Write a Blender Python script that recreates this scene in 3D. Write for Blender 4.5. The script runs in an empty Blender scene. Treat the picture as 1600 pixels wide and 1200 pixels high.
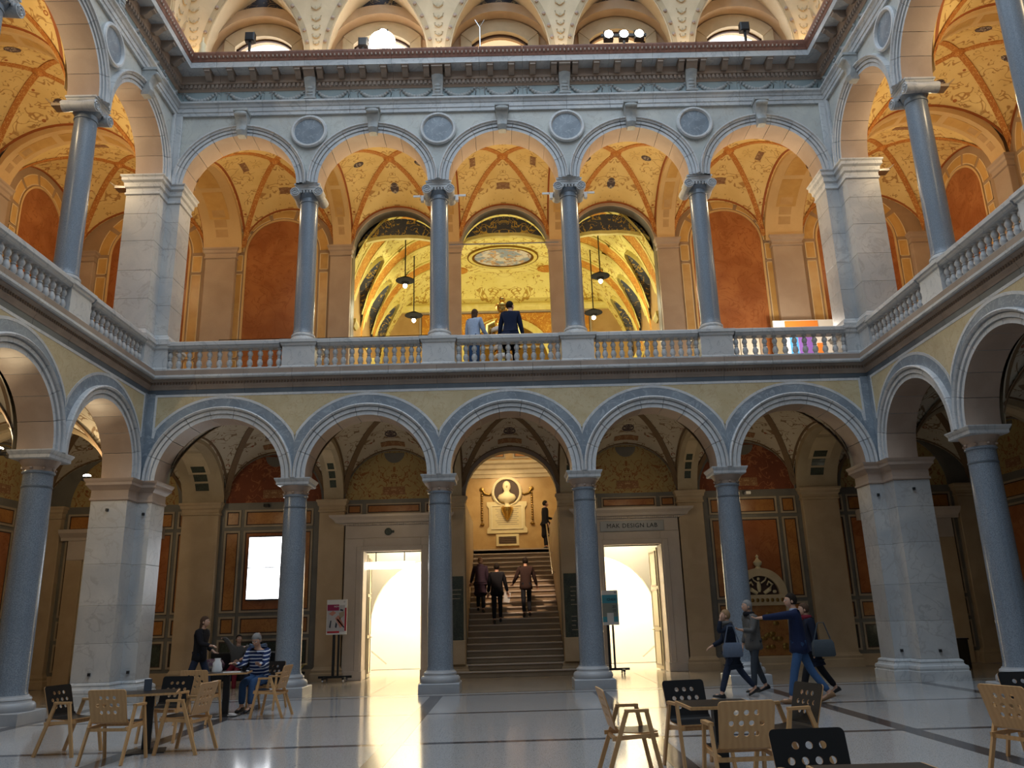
import bpy, bmesh, math, random
from math import sin, cos, pi, sqrt, radians as rad
from mathutils import Vector, Matrix
random.seed(7)
SC = bpy.context.scene
COL = SC.collection

# ------------------------------------------------------------------ camera
def make_camera():
    pit, yaw, rol = .2778, .0099, -.0277
    cp, sp, cy, sy = cos(pit), sin(pit), cos(yaw), sin(yaw)
    f = Vector((sy*cp, cy*cp, sp)); r = Vector((cy, -sy, 0)); u = r.cross(f)
    cr, sr = cos(rol), sin(rol)
    r2 = cr*r + sr*u; u2 = -sr*r + cr*u
    cam = bpy.data.cameras.new('camera'); o = bpy.data.objects.new('camera', cam); COL.objects.link(o)
    m = Matrix(((r2.x, u2.x, -f.x, -.1184), (r2.y, u2.y, -f.y, -19.3872), (r2.z, u2.z, -f.z, 1.6), (0, 0, 0, 1)))
    o.matrix_world = m
    cam.sensor_width = 36; cam.lens = 1268.48/1600*36; cam.clip_end = 200
    SC.camera = o
make_camera()

# ------------------------------------------------------------------ world, daylight, exposure
W = bpy.data.worlds.new('world'); SC.world = W; W.use_nodes = True
W.node_tree.nodes['Background'].inputs[0].default_value = (.62, .78, 1, 1)
W.node_tree.nodes['Background'].inputs[1].default_value = .25
vs = SC.view_settings
vs.view_transform = 'Standard'; vs.look = 'None'; vs.gamma = 1; vs.use_curve_mapping = False
vs.exposure = 0.0
def area(name, loc, sx, sy, power, colr, rot=(0, 0, 0)):
    l = bpy.data.lights.new(name, 'AREA'); l.shape = 'RECTANGLE'; l.size = sx; l.size_y = sy; l.energy = power; l.color = colr
    o = bpy.data.objects.new(name, l); o.location = loc; o.rotation_euler = rot; COL.objects.link(o); return o
def point(name, loc, power, colr, r=.08):
    l = bpy.data.lights.new(name, 'POINT'); l.energy = power; l.color = colr; l.shadow_soft_size = r
    o = bpy.data.objects.new(name, l); o.location = loc; COL.objects.link(o); return o
def spot(name, loc, target, power, colr, ang=100, blend=.6, r=.06):
    l = bpy.data.lights.new(name, 'SPOT'); l.energy = power; l.color = colr; l.shadow_soft_size = r
    l.spot_size = rad(ang); l.spot_blend = blend
    o = bpy.data.objects.new(name, l); o.location = loc; COL.objects.link(o)
    o.rotation_euler = (Vector(target)-Vector(loc)).to_track_quat('-Z', 'Y').to_euler(); return o
COOL = (.72, .86, 1); WARM = (1, .77, .46); WARM2 = (1, .74, .40)
area('skylight', (0, -10, 24), 15, 20, 2700, COOL)            # the glass roof over the court

# ------------------------------------------------------------------ materials
class G:
    def __init__(s, name):
        s.m = bpy.data.materials.new(name); s.m.use_nodes = True
        s.nt = s.m.node_tree; s.b = s.nt.nodes['Principled BSDF']
        s.tc = None
    def n(s, t, **k):
        nd = s.nt.nodes.new(t)
        for a, v in k.items():
            if a.startswith('i_'):
                key = a[2:]; key = int(key) if key.isdigit() else key.replace('_', ' ')
                s.put(nd.inputs[key], v)
            else: setattr(nd, a, v)
        return nd
    def put(s, sock, v):
        if isinstance(v, bpy.types.NodeSocket): s.nt.links.new(v, sock)
        else: sock.default_value = v
    def co(s, kind='Object'):
        if not s.tc: s.tc = s.nt.nodes.new('ShaderNodeTexCoord')
        return s.tc.outputs[kind]
    def math(s, op, a, b=0.0, c=0.0):
        nd = s.n('ShaderNodeMath', operation=op)
        s.put(nd.inputs[0], a); s.put(nd.inputs[1], b); s.put(nd.inputs[2], c)
        return nd.outputs[0]
    def mix(s, fac, a, b, mode='MIX'):
        nd = s.n('ShaderNodeMix', data_type='RGBA', blend_type=mode)
        s.put(nd.inputs[0], fac); s.put(nd.inputs[6], a if isinstance(a, bpy.types.NodeSocket) else (*a, 1)); s.put(nd.inputs[7], b if isinstance(b, bpy.types.NodeSocket) else (*b, 1))
        return nd.outputs[2]
    def noise(s, scale, detail=3, vec=None, rough=.5, dist=0):
        nd = s.n('ShaderNodeTexNoise'); nd.inputs['Scale'].default_value = scale; nd.inputs['Detail'].default_value = detail
        nd.inputs['Roughness'].default_value = rough; nd.inputs['Distortion'].default_value = dist
        s.nt.links.new(vec or s.co(), nd.inputs['Vector']); return nd.outputs[0]
    def voro(s, scale, vec=None, feat='F1'):
        nd = s.n('ShaderNodeTexVoronoi', feature=feat); nd.inputs['Scale'].default_value = scale
        s.nt.links.new(vec or s.co(), nd.inputs['Vector']); return nd
    def ramp(s, fac, a, b):
        nd = s.n('ShaderNodeMapRange', interpolation_type='SMOOTHSTEP'); s.put(nd.inputs[0], fac); nd.inputs[1].default_value = a; nd.inputs[2].default_value = b
        return nd.outputs[0]
    def rnd(s):
        return s.n('ShaderNodeObjectInfo').outputs['Random']
    def out(s, colr, rough=.5, spec=.5, metal=0, bump=None, bs=.2):
        s.put(s.b.inputs['Base Color'], colr if isinstance(colr, bpy.types.NodeSocket) else (*colr, 1))
        s.put(s.b.inputs['Roughness'], rough); s.b.inputs['Specular IOR Level'].default_value = spec; s.b.inputs['Metallic'].default_value = metal
        if bump is not None:
            bn = s.n('ShaderNodeBump'); bn.inputs['Strength'].default_value = bs; bn.inputs['Distance'].default_value = .02
            s.nt.links.new(bump, bn.inputs['Height']); s.nt.links.new(bn.outputs[0], s.b.inputs['Normal'])
        return s.m

def stone(name, c1, c2, scale=1.5, rough=.45, vein=None, var=.12, spec=.4):
    g = G(name); n = g.noise(scale, 5, dist=.6)
    col = g.mix(g.ramp(n, .3, .7), c1, c2)
    if vein:
        v = g.noise(scale*1.4, 4, dist=1.6); l = g.ramp(g.math('ABSOLUTE', g.math('SUBTRACT', v, .5)), .03, 0)
        col = g.mix(g.math('MULTIPLY', l, .6), col, vein)
    fine = g.noise(scale*22, 2)
    col = g.mix(g.math('MULTIPLY', fine, .18), col, tuple(x*.55 for x in c2))
    if var:
        r = g.math('MULTIPLY_ADD', g.rnd(), var*2, 1-var)
        hv = g.n('ShaderNodeHueSaturation'); g.put(hv.inputs['Value'], r); g.put(hv.inputs['Color'], col); col = hv.outputs[0]
    return g.out(col, rough, spec, bump=fine, bs=.05)
def granite(name, base, dark, light, rough=.22, scale=60):
    g = G(name); v = g.voro(scale); n = g.noise(scale*.5, 3); big = g.noise(1.3, 3)
    col = g.mix(g.ramp(n, .35, .65), base, dark)
    col = g.mix(g.ramp(v.outputs['Distance'], .22, .1), col, light)
    col = g.mix(g.math('MULTIPLY', g.ramp(big, .35, .7), .35), col, dark)
    return g.out(col, rough, .5)
def plain(name, c, rough=.6, metal=0, spec=.4, noise=.15, scale=8):
    g = G(name); n = g.noise(scale, 3)
    col = g.mix(g.math('MULTIPLY', n, noise*2), c, tuple(x*.5 for x in c))
    return g.out(col, rough, spec, metal)
def emit(name, c, st):
    g = G(name); g.b.inputs['Base Color'].default_value = (*c, 1)
    g.b.inputs['Emission Color'].default_value = (*c, 1); g.b.inputs['Emission Strength'].default_value = st; return g.m
def fresco(name, base, base2, motif, motif2, dens=.5, sc=1.0, rough=.75):
    """painted grotesques: scrolls, dots and sprigs mirrored about the middle of the field"""
    g = G(name)
    sx = g.n('ShaderNodeSeparateXYZ'); g.nt.links.new(g.co(), sx.inputs[0])
    cb = g.n('ShaderNodeCombineXYZ')
    g.put(cb.inputs[0], g.math('ABSOLUTE', sx.outputs[0])); g.put(cb.inputs[1], g.math('ABSOLUTE', sx.outputs[1])); g.put(cb.inputs[2], sx.outputs[2])
    v = cb.outputs[0]
    col = g.mix(g.ramp(g.noise(1.2, 4), .3, .7), base, base2)
    n1 = g.noise(3.0*sc, 1.5, v, dist=.8)
    line = g.ramp(g.math('ABSOLUTE', g.math('SUBTRACT', n1, .52)), .034, .012)
    mask = g.ramp(g.noise(2.1*sc, 1, v), .5-.1*dens, .56-.1*dens)
    col = g.mix(g.math('MULTIPLY', g.math('MULTIPLY', line, mask), .9), col, motif)
    vo = g.voro(2.6*sc, v); d = vo.outputs['Distance']
    ring = g.ramp(g.math('ABSOLUTE', g.math('SUBTRACT', d, .13)), .05, .02)
    keep = g.ramp(g.noise(1.7*sc, 1, v), .47, .52)
    col = g.mix(g.math('MULTIPLY', ring, keep), col, motif2)
    spr = g.ramp(g.noise(8.5*sc, 3, v, .6), .61, .66)
    m3 = g.ramp(g.noise(2.9*sc, 1, v), .44, .5)
    col = g.mix(g.math('MULTIPLY', g.math('MULTIPLY', spr, m3), .95), col, motif)
    return g.out(col, rough, .25)
MT = {}
MT['granite'] = granite('grey_blue_granite', (.245, .285, .33), (.15, .18, .22), (.38, .42, .46), .2, 120)
MT['granite_u'] = granite('upper_grey_granite', (.24, .285, .335), (.15, .185, .23), (.40, .45, .5), .28, 150)
MT['marble'] = stone('white_grey_marble', (.60, .605, .60), (.46, .475, .49), 1.2, .4, (.33, .35, .37), .08)
MT['basem'] = stone('grey_base_marble', (.43, .44, .455), (.34, .355, .38), 1.2, .35, None, .05)
MT['archm'] = stone('arch_marble', (.66, .66, .655), (.52, .535, .55), 1.5, .4, (.40, .42, .44), .06)
MT['pierm'] = stone('pier_marble', (.56, .545, .52), (.42, .425, .43), 1.0, .42, (.36, .34, .33), .09)
MT['spandu'] = stone('upper_spandrel_marble', (.58, .58, .53), (.48, .49, .47), 1.6, .4, (.42, .40, .36), .04)
MT['bluem'] = stone('blue_grey_marble', (.27, .315, .36), (.185, .22, .26), 1.8, .35, (.40, .45, .50), .05)
MT['darkm'] = stone('dark_blue_marble', (.12, .145, .17), (.09, .11, .13), 2, .35, None, .03)
MT['yellowm'] = stone('yellow_marble', (.62, .52, .33), (.53, .43, .25), 2.2, .45, (.48, .34, .18), .04)
MT['brownst'] = stone('brown_limestone', (.35, .275, .22), (.27, .21, .17), 1.5, .55, None, .08)
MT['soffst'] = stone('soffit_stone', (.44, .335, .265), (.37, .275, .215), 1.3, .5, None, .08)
MT['frieze'] = stone('blue_green_frieze', (.34, .41, .42), (.28, .345, .36), 2, .5, None, .03)
MT['relief'] = stone('carved_relief', (.46, .47, .46), (.32, .34, .345), 6, .55, None, .05)
MT['redst'] = stone('red_brown_cyma', (.27, .125, .085), (.19, .085, .06), 8, .6, None, .04)
MT['cream'] = stone('cream_pilaster_stone', (.53, .40, .255), (.45, .335, .205), 1.4, .5, None, .05)
MT['rose'] = stone('rose_beige_pilaster', (.46, .34, .24), (.40, .285, .20), 1.4, .5, None, .05)
MT['wallgr'] = stone('grey_wall_marble', (.20, .185, .155), (.15, .14, .12), 1.8, .4, None, .03)
MT['pframe'] = stone('panel_frame_stone', (.42, .34, .235), (.35, .28, .19), 3, .45, None, .06)
MT['pred'] = stone('terracotta_stucco_lustro', (.30, .095, .03), (.42, .155, .05), 1.3, .2, (.24, .07, .02), .06)
MT['porange'] = stone('amber_panel', (.44, .20, .05), (.34, .135, .035), 2.5, .3, (.24, .08, .02), .1)
MT['pgreen'] = stone('dark_green_panel', (.035, .045, .035), (.06, .07, .05), 4, .25, (.10, .11, .08), .1)
MT['edge'] = plain('panel_dark_edge', (.06, .03, .02), .6)
MT['doorst'] = stone('pale_door_stone', (.60, .52, .45), (.54, .46, .385), 1.5, .5, None, .04)
MT['fr_u'] = fresco('upper_vault_fresco', (.80, .58, .235), (.72, .49, .175), (.42, .21, .06), (.38, .12, .03), .5, 1.0)
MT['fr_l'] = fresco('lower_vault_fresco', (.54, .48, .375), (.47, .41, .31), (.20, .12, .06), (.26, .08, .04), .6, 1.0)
MT['fr_lun'] = fresco('lunette_fresco', (.40, .30, .13), (.34, .245, .10), (.26, .10, .035), (.20, .07, .03), 1.2, 1.5)
MT['fr_red'] = fresco('red_lunette_fresco', (.22, .065, .03), (.17, .05, .025), (.36, .14, .06), (.16, .05, .03), .6, 1.2)
MT['fr_hall'] = fresco('hall_ceiling_fresco', (.84, .74, .26), (.78, .66, .19), (.42, .24, .03), (.36, .16, .02), .7, .9)
MT['fr_blue'] = fresco('blue_spandrel_fresco', (.07, .075, .085), (.10, .10, .10), (.70, .45, .07), (.55, .36, .08), .9, 1.3)
MT['fr_navy'] = fresco('navy_cove_fresco', (.035, .035, .045), (.05, .05, .06), (.30, .22, .12), (.26, .2, .1), .8, 1.4)
MT['fr_or'] = fresco('orange_panel_fresco', (.58, .27, .04), (.50, .20, .03), (.74, .48, .10), (.30, .10, .02), .9, 1.6)
MT['rib_u'] = fresco('red_painted_rib', (.44, .15, .03), (.50, .19, .04), (.74, .46, .14), (.28, .08, .02), .6, 5)
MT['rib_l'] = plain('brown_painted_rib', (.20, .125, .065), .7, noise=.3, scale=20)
MT['redline'] = plain('red_line_paint', (.38, .11, .025), .7)
MT['band_u'] = stone('upper_arch_band', (.66, .43, .185), (.60, .38, .155), 1.5, .6, None, .04)
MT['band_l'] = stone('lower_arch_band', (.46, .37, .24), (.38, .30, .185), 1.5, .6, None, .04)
MT['cart'] = fresco('brown_cartouche', (.27, .135, .065), (.24, .115, .055), (.52, .36, .18), (.5, .3, .14), .6, 4)
MT['cartd'] = fresco('dark_cartouche', (.07, .05, .055), (.09, .06, .06), (.62, .52, .38), (.5, .4, .3), 1, 3)
MT['cove'] = stone('cove_cream_plaster', (.76, .64, .44), (.68, .56, .37), 2, .6, None, .02)
MT['coveo'] = stone('cove_ochre_band', (.58, .47, .30), (.50, .40, .25), 3, .6, None, .02)
MT['covew'] = stone('cove_wall_plaster', (.60, .44, .28), (.52, .37, .23), 2, .6, None, .02)
MT['hallrib'] = stone('hall_cream_rib', (.80, .70, .24), (.70, .58, .15), 3, .6, None, .02)
MT['hallwall'] = stone('hall_ochre_wall', (.50, .33, .14), (.42, .26, .10), 2, .35, None, .02)
MT['shade'] = plain('matt_black_enamel', (.012, .011, .01), .95, spec=.05)
MT['wfield'] = stone('brown_upper_wall', (.40, .26, .15), (.33, .21, .115), 1.5, .5, None, .03)
MT['pamber'] = stone('ochre_ring_panel', (.62, .37, .12), (.54, .30, .085), 2.5, .35, None, .08)
MT['pline'] = plain('cream_line', (.78, .60, .34), .6)
MT['pframe2'] = stone('ochre_tile', (.54, .33, .13), (.48, .28, .10), 3, .5, None, .05)
MT['egg'] = plain('brown_egg_moulding', (.17, .115, .08), .6)
g = G('beech_wood'); _n = g.n('ShaderNodeTexWave'); _n.inputs['Scale'].default_value = 6; _n.inputs['Distortion'].default_value = 5; _n.inputs['Detail'].default_value = 3
g.nt.links.new(g.co(), _n.inputs['Vector'])
MT['wood'] = g.out(g.mix(g.math('MULTIPLY', _n.outputs[1], .5), (.60, .35, .155), (.50, .27, .105)), .4, .4)
MT['black'] = plain('black_laminate', (.008, .008, .009), .36, spec=.3)
MT['blackm'] = plain('black_metal', (.014, .014, .015), .45)
MT['chrome'] = plain('brushed_steel', (.62, .62, .63), .25, 1)
MT['white'] = plain('white_lacquer', (.80, .80, .79), .4, noise=.05)
MT['gold'] = plain('gilded_metal', (.85, .58, .16), .25, 1, noise=.25, scale=12)
MT['goldd'] = plain('bronze_metal', (.30, .18, .05), .35, 1)
MT['statue'] = plain('pale_bust_marble', (.74, .64, .40), .5)
MT['plaque'] = plain('pale_plaque_marble', (.70, .58, .32), .45)
MT['stairst'] = stone('stair_stone', (.36, .27, .175), (.30, .22, .14), 2, .38, None, .06)
MT['gfloor'] = stone('gallery_floor_stone', (.40, .335, .26), (.34, .28, .21), 1.2, .16, None, .02)
MT['roomw'] = plain('bright_room_plaster', (.82, .76, .62), .6, noise=.04)
MT['doorw'] = plain('painted_panel_door', (.60, .53, .36), .45, noise=.1)
MT['screen'] = emit('lit_screen', (.93, .96, 1), 6)
MT['lampw'] = emit('lit_lamp', (1, .9, .72), 25)
MT['bulb'] = emit('lit_bulb', (1, .86, .5), 30)
MT['signw'] = emit('lit_sign', (1, .96, .84), 4)
MT['sky'] = emit('bright_window_sky', (.95, .97, 1), 3.2)
MT['skyw'] = emit('warm_window_blind', (1, .78, .5), .75)
def glassm():
    g = G('window_glass'); g.b.inputs['Transmission Weight'].default_value = 1; g.b.inputs['Roughness'].default_value = .02; g.b.inputs['IOR'].default_value = 1.1
    return g.m
MT['glass'] = glassm()
def floor_mat():
    g = G('terrazzo'); v = g.voro(48); n = g.noise(90, 2); big = g.noise(.5, 3)
    col = g.mix(g.ramp(n, .35, .65), (.33, .335, .34), (.53, .525, .52))
    col = g.mix(g.ramp(v.outputs['Distance'], .32, .2), col, (.20, .20, .205))
    hv = g.n('ShaderNodeHueSaturation'); g.put(hv.inputs['Value'], g.math('MULTIPLY_ADD', g.rnd(), .1, .95)); g.put(hv.inputs['Color'], col)
    rg = g.math('MULTIPLY_ADD', big, .06, .085)
    return g.out(hv.outputs[0], rg, .4)
MT['terr'] = floor_mat()
MT['band'] = granite('dark_floor_band', (.105, .10, .105), (.075, .07, .075), (.18, .17, .17), .12, 110)
MT['bord'] = stone('pale_border_slab', (.42, .415, .40), (.36, .36, .355), 1.5, .18, None, .06)
def cloth(name, c, rough=.85, noise=.25): return plain(name, c, rough, spec=.2, noise=noise, scale=25)
def stripes():
    g = G('striped_knit'); sx = g.n('ShaderNodeSeparateXYZ'); g.nt.links.new(g.co(), sx.inputs[0])
    w = g.math('FRACT', g.math('MULTIPLY', g.math('ADD', sx.outputs[2], g.math('MULTIPLY', sx.outputs[1], .25)), 15))
    return g.out(g.mix(g.ramp(w, .66, .7), (.015, .03, .10), (.55, .58, .66)), .85, .2)
SKIN = [plain('skin_a', (.55, .32, .22), .5, noise=.06), plain('skin_b', (.46, .26, .17), .5, noise=.06)]

# ------------------------------------------------------------------ mesh helpers
class M:
    def __init__(s): s.v = []; s.f = []; s.mi = []
    def add(s, vs, fs, m=0):
        b = len(s.v); s.v += [tuple(v) for v in vs]
        for f in fs: s.f.append(tuple(b+i for i in f)); s.mi.append(m)
        return s
    def box(s, x0, x1, y0, y1, z0, z1, m=0):
        return s.add([(x0, y0, z0), (x1, y0, z0), (x1, y1, z0), (x0, y1, z0), (x0, y0, z1), (x1, y0, z1), (x1, y1, z1), (x0, y1, z1)],
                     [(0, 3, 2, 1), (4, 5, 6, 7), (0, 1, 5, 4), (1, 2, 6, 5), (2, 3, 7, 6), (3, 0, 4, 7)], m)
    def cbox(s, x0, x1, y0, y1, z0, z1, c=.012, m=0):
        """box with chamfered front (low y) edges"""
        return s.add([(x0, y1, z0), (x1, y1, z0), (x1, y1, z1), (x0, y1, z1), (x0, y0+c, z0), (x1, y0+c, z0), (x1, y0+c, z1), (x0, y0+c, z1),
                      (x0+c, y0, z0+c), (x1-c, y0, z0+c), (x1-c, y0, z1-c), (x0+c, y0, z1-c)],
                     [(0, 3, 2, 1), (0, 1, 5, 4), (1, 2, 6, 5), (2, 3, 7, 6), (3, 0, 4, 7), (4, 5, 9, 8), (5, 6, 10, 9), (6, 7, 11, 10), (7, 4, 8, 11), (8, 9, 10, 11)], m)
    def loops(s, L, m=0, cap0=True, cap1=True, closed=True):
        n = len(L[0]); vs = [p for l in L for p in l]; fs = []
        for i in range(len(L)-1):
            for j in range(n if closed else n-1):
                k = (j+1) % n; fs.append((i*n+j, i*n+k, (i+1)*n+k, (i+1)*n+j))
        if cap0: fs.append(tuple(range(n-1, -1, -1)))
        if cap1: fs.append(tuple((len(L)-1)*n+j for j in range(n)))
        return s.add(vs, fs, m)
    def lathe(s, prof, cx=0, cy=0, n=24, m=0, ax='z', c=(0, 0, 0), caps=True):
        L = []
        for r, z in prof:
            r = max(r, .0005)
            if ax == 'z': L.append([(cx+r*cos(2*pi*k/n), cy+r*sin(2*pi*k/n), z) for k in range(n)])
            elif ax == 'y': L.append([(c[0]+r*cos(2*pi*k/n), c[1]+z, c[2]+r*sin(2*pi*k/n)) for k in range(n)])
            else: L.append([(c[0]+z, c[1]+r*cos(2*pi*k/n), c[2]+r*sin(2*pi*k/n)) for k in range(n)])
        return s.loops(L, m, caps, caps)
    def stack(s, pts, prof, m=0):
        """pts: (x,y,sx,sy); prof: (offset,z)"""
        return s.loops([[(x+sx*o, y+sy*o, z) for x, y, sx, sy in pts] for o, z in prof], m)
    def tube(s, path, r, n=8, m=0):
        L = []; path = [Vector(p) for p in path]; up = Vector((0, 0, 1))
        rs = r if isinstance(r, (list, tuple)) else [r]*len(path)
        for i, p in enumerate(path):
            t = (path[min(i+1, len(path)-1)]-path[max(i-1, 0)]).normalized()
            a = t.cross(up); a = a.normalized() if a.length > 1e-3 else Vector((1, 0, 0)); b = t.cross(a)
            L.append([p+rs[i]*(a*cos(2*pi*k/n)+b*sin(2*pi*k/n)) for k in range(n)])
        return s.loops(L, m)
    def bar(s, p0, p1, w, d, m=0, side=(1, 0, 0)):
        """rectangular bar from p0 to p1, w along side, d across"""
        p0 = Vector(p0); p1 = Vector(p1); t = (p1-p0).normalized(); a = Vector(side); a = (a-t*a.dot(t)).normalized(); b = t.cross(a)
        q = [(-w/2, -d/2), (w/2, -d/2), (w/2, d/2), (-w/2, d/2)]
        return s.loops([[p+a*x+b*y for x, y in q] for p in (p0, p1)], m)
    def ell(s, c, rx, ry, rz, n=14, k=9, m=0):
        L = []
        for i in range(1, k):
            a = pi*i/k; L.append([(c[0]+rx*sin(a)*cos(2*pi*j/n), c[1]+ry*sin(a)*sin(2*pi*j/n), c[2]-rz*cos(a)) for j in range(n)])
        return s.loops(L, m)
    def mesh(s, name, smooth=0, recalc=True):
        me = bpy.data.meshes.new(name); me.from_pydata(s.v, [], s.f)
        if any(s.mi): me.polygons.foreach_set('material_index', s.mi)
        if recalc:
            bm = bmesh.new(); bm.from_mesh(me); bmesh.ops.recalc_face_normals(bm, faces=bm.faces); bm.to_mesh(me); bm.free()
        if smooth:
            me.shade_smooth(); me.set_sharp_from_angle(angle=rad(smooth))
        me.update(); return me
def link(name, me, parent=None, loc=(0, 0, 0), rot=(0, 0, 0), scale=None):
    o = bpy.data.objects.new(name, me); COL.objects.link(o)
    o.location = loc; o.rotation_euler = rot
    if scale: o.scale = scale
    if parent: o.parent = parent
    return o
def ob(name, mb, mats, parent=None, loc=(0, 0, 0), rot=(0, 0, 0), smooth=0, kind=None, recalc=True):
    me = mb.mesh(name, smooth, recalc)
    for m in (mats if isinstance(mats, (list, tuple)) else [mats]): me.materials.append(MT[m] if isinstance(m, str) else m)
    o = link(name, me, parent, loc, rot)
    if kind: o['kind'] = kind
    return o
def empty(name, label, cat, loc=(0, 0, 0), rz=0, group=None):
    o = bpy.data.objects.new(name, None); COL.objects.link(o); o.location = loc; o.rotation_euler = (0, 0, rz); o.empty_display_size = .2
    return tag(o, label, cat, group)
def tag(o, label, cat, group=None):
    o['label'] = label; o['category'] = cat
    if group: o['group'] = group
    return o
def copy_tree(o, parent=None):
    c = o.copy(); COL.objects.link(c)
    if parent: c.parent = parent
    for ch in list(o.children): copy_tree(ch, c)
    return c
def S(o): o['kind'] = 'structure'; return o
SIDES = {'back': ((0, 0, 0), 0), 'left': ((-9.1, 0, 0), pi/2), 'right': ((9.1, 0, 0), -pi/2)}
def world(side, x, y, z=0):
    (a, b, c), r = SIDES[side]
    return (a+x*cos(r)-y*sin(r), b+x*sin(r)+y*cos(r), c+z)

# ================================================================== THE COURT ARCADES
B = 3.44; CX = [-1.5*B, -.5*B, .5*B, 1.5*B]
ARCH = {'back': [(-6.93, 1.49, -8.77, -5.16), (-B, 1.44, -5.16, -1.72), (0, 1.44, -1.72, 1.72), (B, 1.44, 1.72, 5.16), (6.93, 1.49, 5.16, 8.77)]}
ARCH['right'] = [(2.235, 1.385, .33, 3.9), (5.62, 1.44, 3.9, 7.34), (9.06, 1.44, 7.34, 10.78)]
ARCH['left'] = [(-c, r, -b, -a) for c, r, a, b in ARCH['right']]
SCOL = {'back': CX, 'right': [3.9, 7.34, 10.78], 'left': [-3.9, -7.34, -10.78]}
ZL, ZU = 4.86, 12.65
def stilt(R, up): return (14.10-ZU-R) if up else (6.35-ZL-R)
def low(x, xc, R, zs, zb): 
    d = R*R-(x-xc)**2
    return zs+sqrt(d) if d > 0 else zb
def arch_plate(mb, xc, R, xa, xb, zs, zb, zt, y0, y1, m=0, n=20, flat=False):
    xs = [xa]+[xc-R*cos(pi*i/n) for i in range(n+1)]+[xb]
    xs = sorted(min(max(x, xa), xb) for x in xs)
    pts = []
    for i, x in enumerate(xs):
        if abs(abs(x-xc)-R) < 1e-4: q = [(x, zb), (x, zs)] if x < xc else [(x, zs), (x, zb)]
        else: q = [(x, low(x, xc, R, zs, zb))]
        for p in q:
            if flat: p = (p[0], max(p[1], zb))
            if not pts or (abs(p[0]-pts[-1][0])+abs(p[1]-pts[-1][1])) > 1e-5: pts.append((p[0], min(p[1], zt)))
    L = [[(x, y0, z), (x, y1, z), (x, y1, zt), (x, y0, zt)] for x, z in pts]
    return mb.loops(L, m)
def ringband(mb, xc, zs, R0, R1, xa, xb, y, t=.02, m=0, n=28, a0=0, a1=pi):
    L = []
    for i in range(n+1):
        a = a0+(a1-a0)*i/n; c, s_ = cos(a), sin(a)
        lim = ((xb-xc)/c if c > 1e-6 else (xa-xc)/c if c < -1e-6 else 99)
        r1 = min(R1, lim); r0 = min(R0, lim-.0005)
        L.append([(xc+r0*c, y, zs+r0*s_), (xc+r1*c, y, zs+r1*s_), (xc+r1*c, y+t, zs+r1*s_), (xc+r0*c, y+t, zs+r0*s_)])
    return mb.loops(L, m)
def vouss_mesh(R, prof, i, n, st, back=.33):
    """one arch stone: front moulded profile (dr, y), plain soffit"""
    mb = M(); a0 = pi*i/n; a1 = pi*(i+1)/n; g_ = .0035
    loop = [(R, back)]+[(R+dr, y) for dr, y in prof]+[(R+prof[-1][0], back)]
    L = []; k = 4
    if i == 0: L.append([(r, y, -st) for r, y in loop])
    for j in range(k+1):
        a = a0+g_+(a1-a0-2*g_)*j/k; L.append([(r*cos(a), y, r*sin(a)) for r, y in loop])
    if i == n-1: L.append([(-r, y, -st) for r, y in loop])
    mb.loops(L); me = mb.mesh('voussoir', 30)
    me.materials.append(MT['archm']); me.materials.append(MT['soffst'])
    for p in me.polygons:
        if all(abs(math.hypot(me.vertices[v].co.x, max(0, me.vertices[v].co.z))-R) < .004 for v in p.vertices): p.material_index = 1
    return me
PROF_L = [(0, -.36), (.092, -.36), (.094, -.335), (.108, -.335), (.11, -.395), (.19, -.395), (.192, -.36), (.21, -.36), (.215, -.43), (.25, -.46), (.278, -.44), (.28, -.34)]
PROF_U = [(0, -.36), (.082, -.36), (.084, -.34), (.096, -.34), (.098, -.39), (.165, -.39), (.167, -.365), (.18, -.365), (.185, -.42), (.22, -.43), (.24, -.47), (.27, -.47), (.28, -.34)]
VM = {}
for up in (0, 1):
    for R in (1.44, 1.49, 1.385):
        for i in range(9):
            me = vouss_mesh(R, PROF_U if up else PROF_L, i, 9, stilt(R, up))
            VM[up, R, i] = me
def keystone_mesh():
    mb = M(); L = []
    for z, y, w in [(-.03, -.50, .10), (.10, -.56, .12), (.2, -.52, .13), (.3, -.52, .14), (.42, -.58, .15), (.54, -.66, .165), (.6, -.66, .165)]:
        L.append([(-w, -.33, z), (-w, y, z), (-w*.35, y-.03, z), (w*.35, y-.03, z), (w, y, z), (w, -.33, z)])
    mb.loops(L); mb.box(-.19, .19, -.7, -.33, .6, .67)
    mb.lathe([(.05, -.16), (.075, -.1), (.075, .1), (.05, .16)], ax='x', c=(0, -.64, .53), n=10)
    me = mb.mesh('keystone', 35); me.materials.append(MT['relief']); return me
KEY = keystone_mesh()
def roundel_mesh():
    mb = M(); mb.lathe([(.47, -.33), (.49, -.40), (.46, -.44), (.415, -.44), (.39, -.40), (.385, -.37)], ax='y', n=32, caps=False)
    me = mb.mesh('roundel_frame', 40); me.materials.append(MT['archm'])
    mb = M(); mb.lathe([(.39, -.33), (.39, -.375), (.3, -.38), (.02, -.385)], ax='y', n=32)
    m2 = mb.mesh('roundel', 40); m2.materials.append(MT['bluem']); return me, m2
RNDF, RNDD = roundel_mesh()
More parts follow.
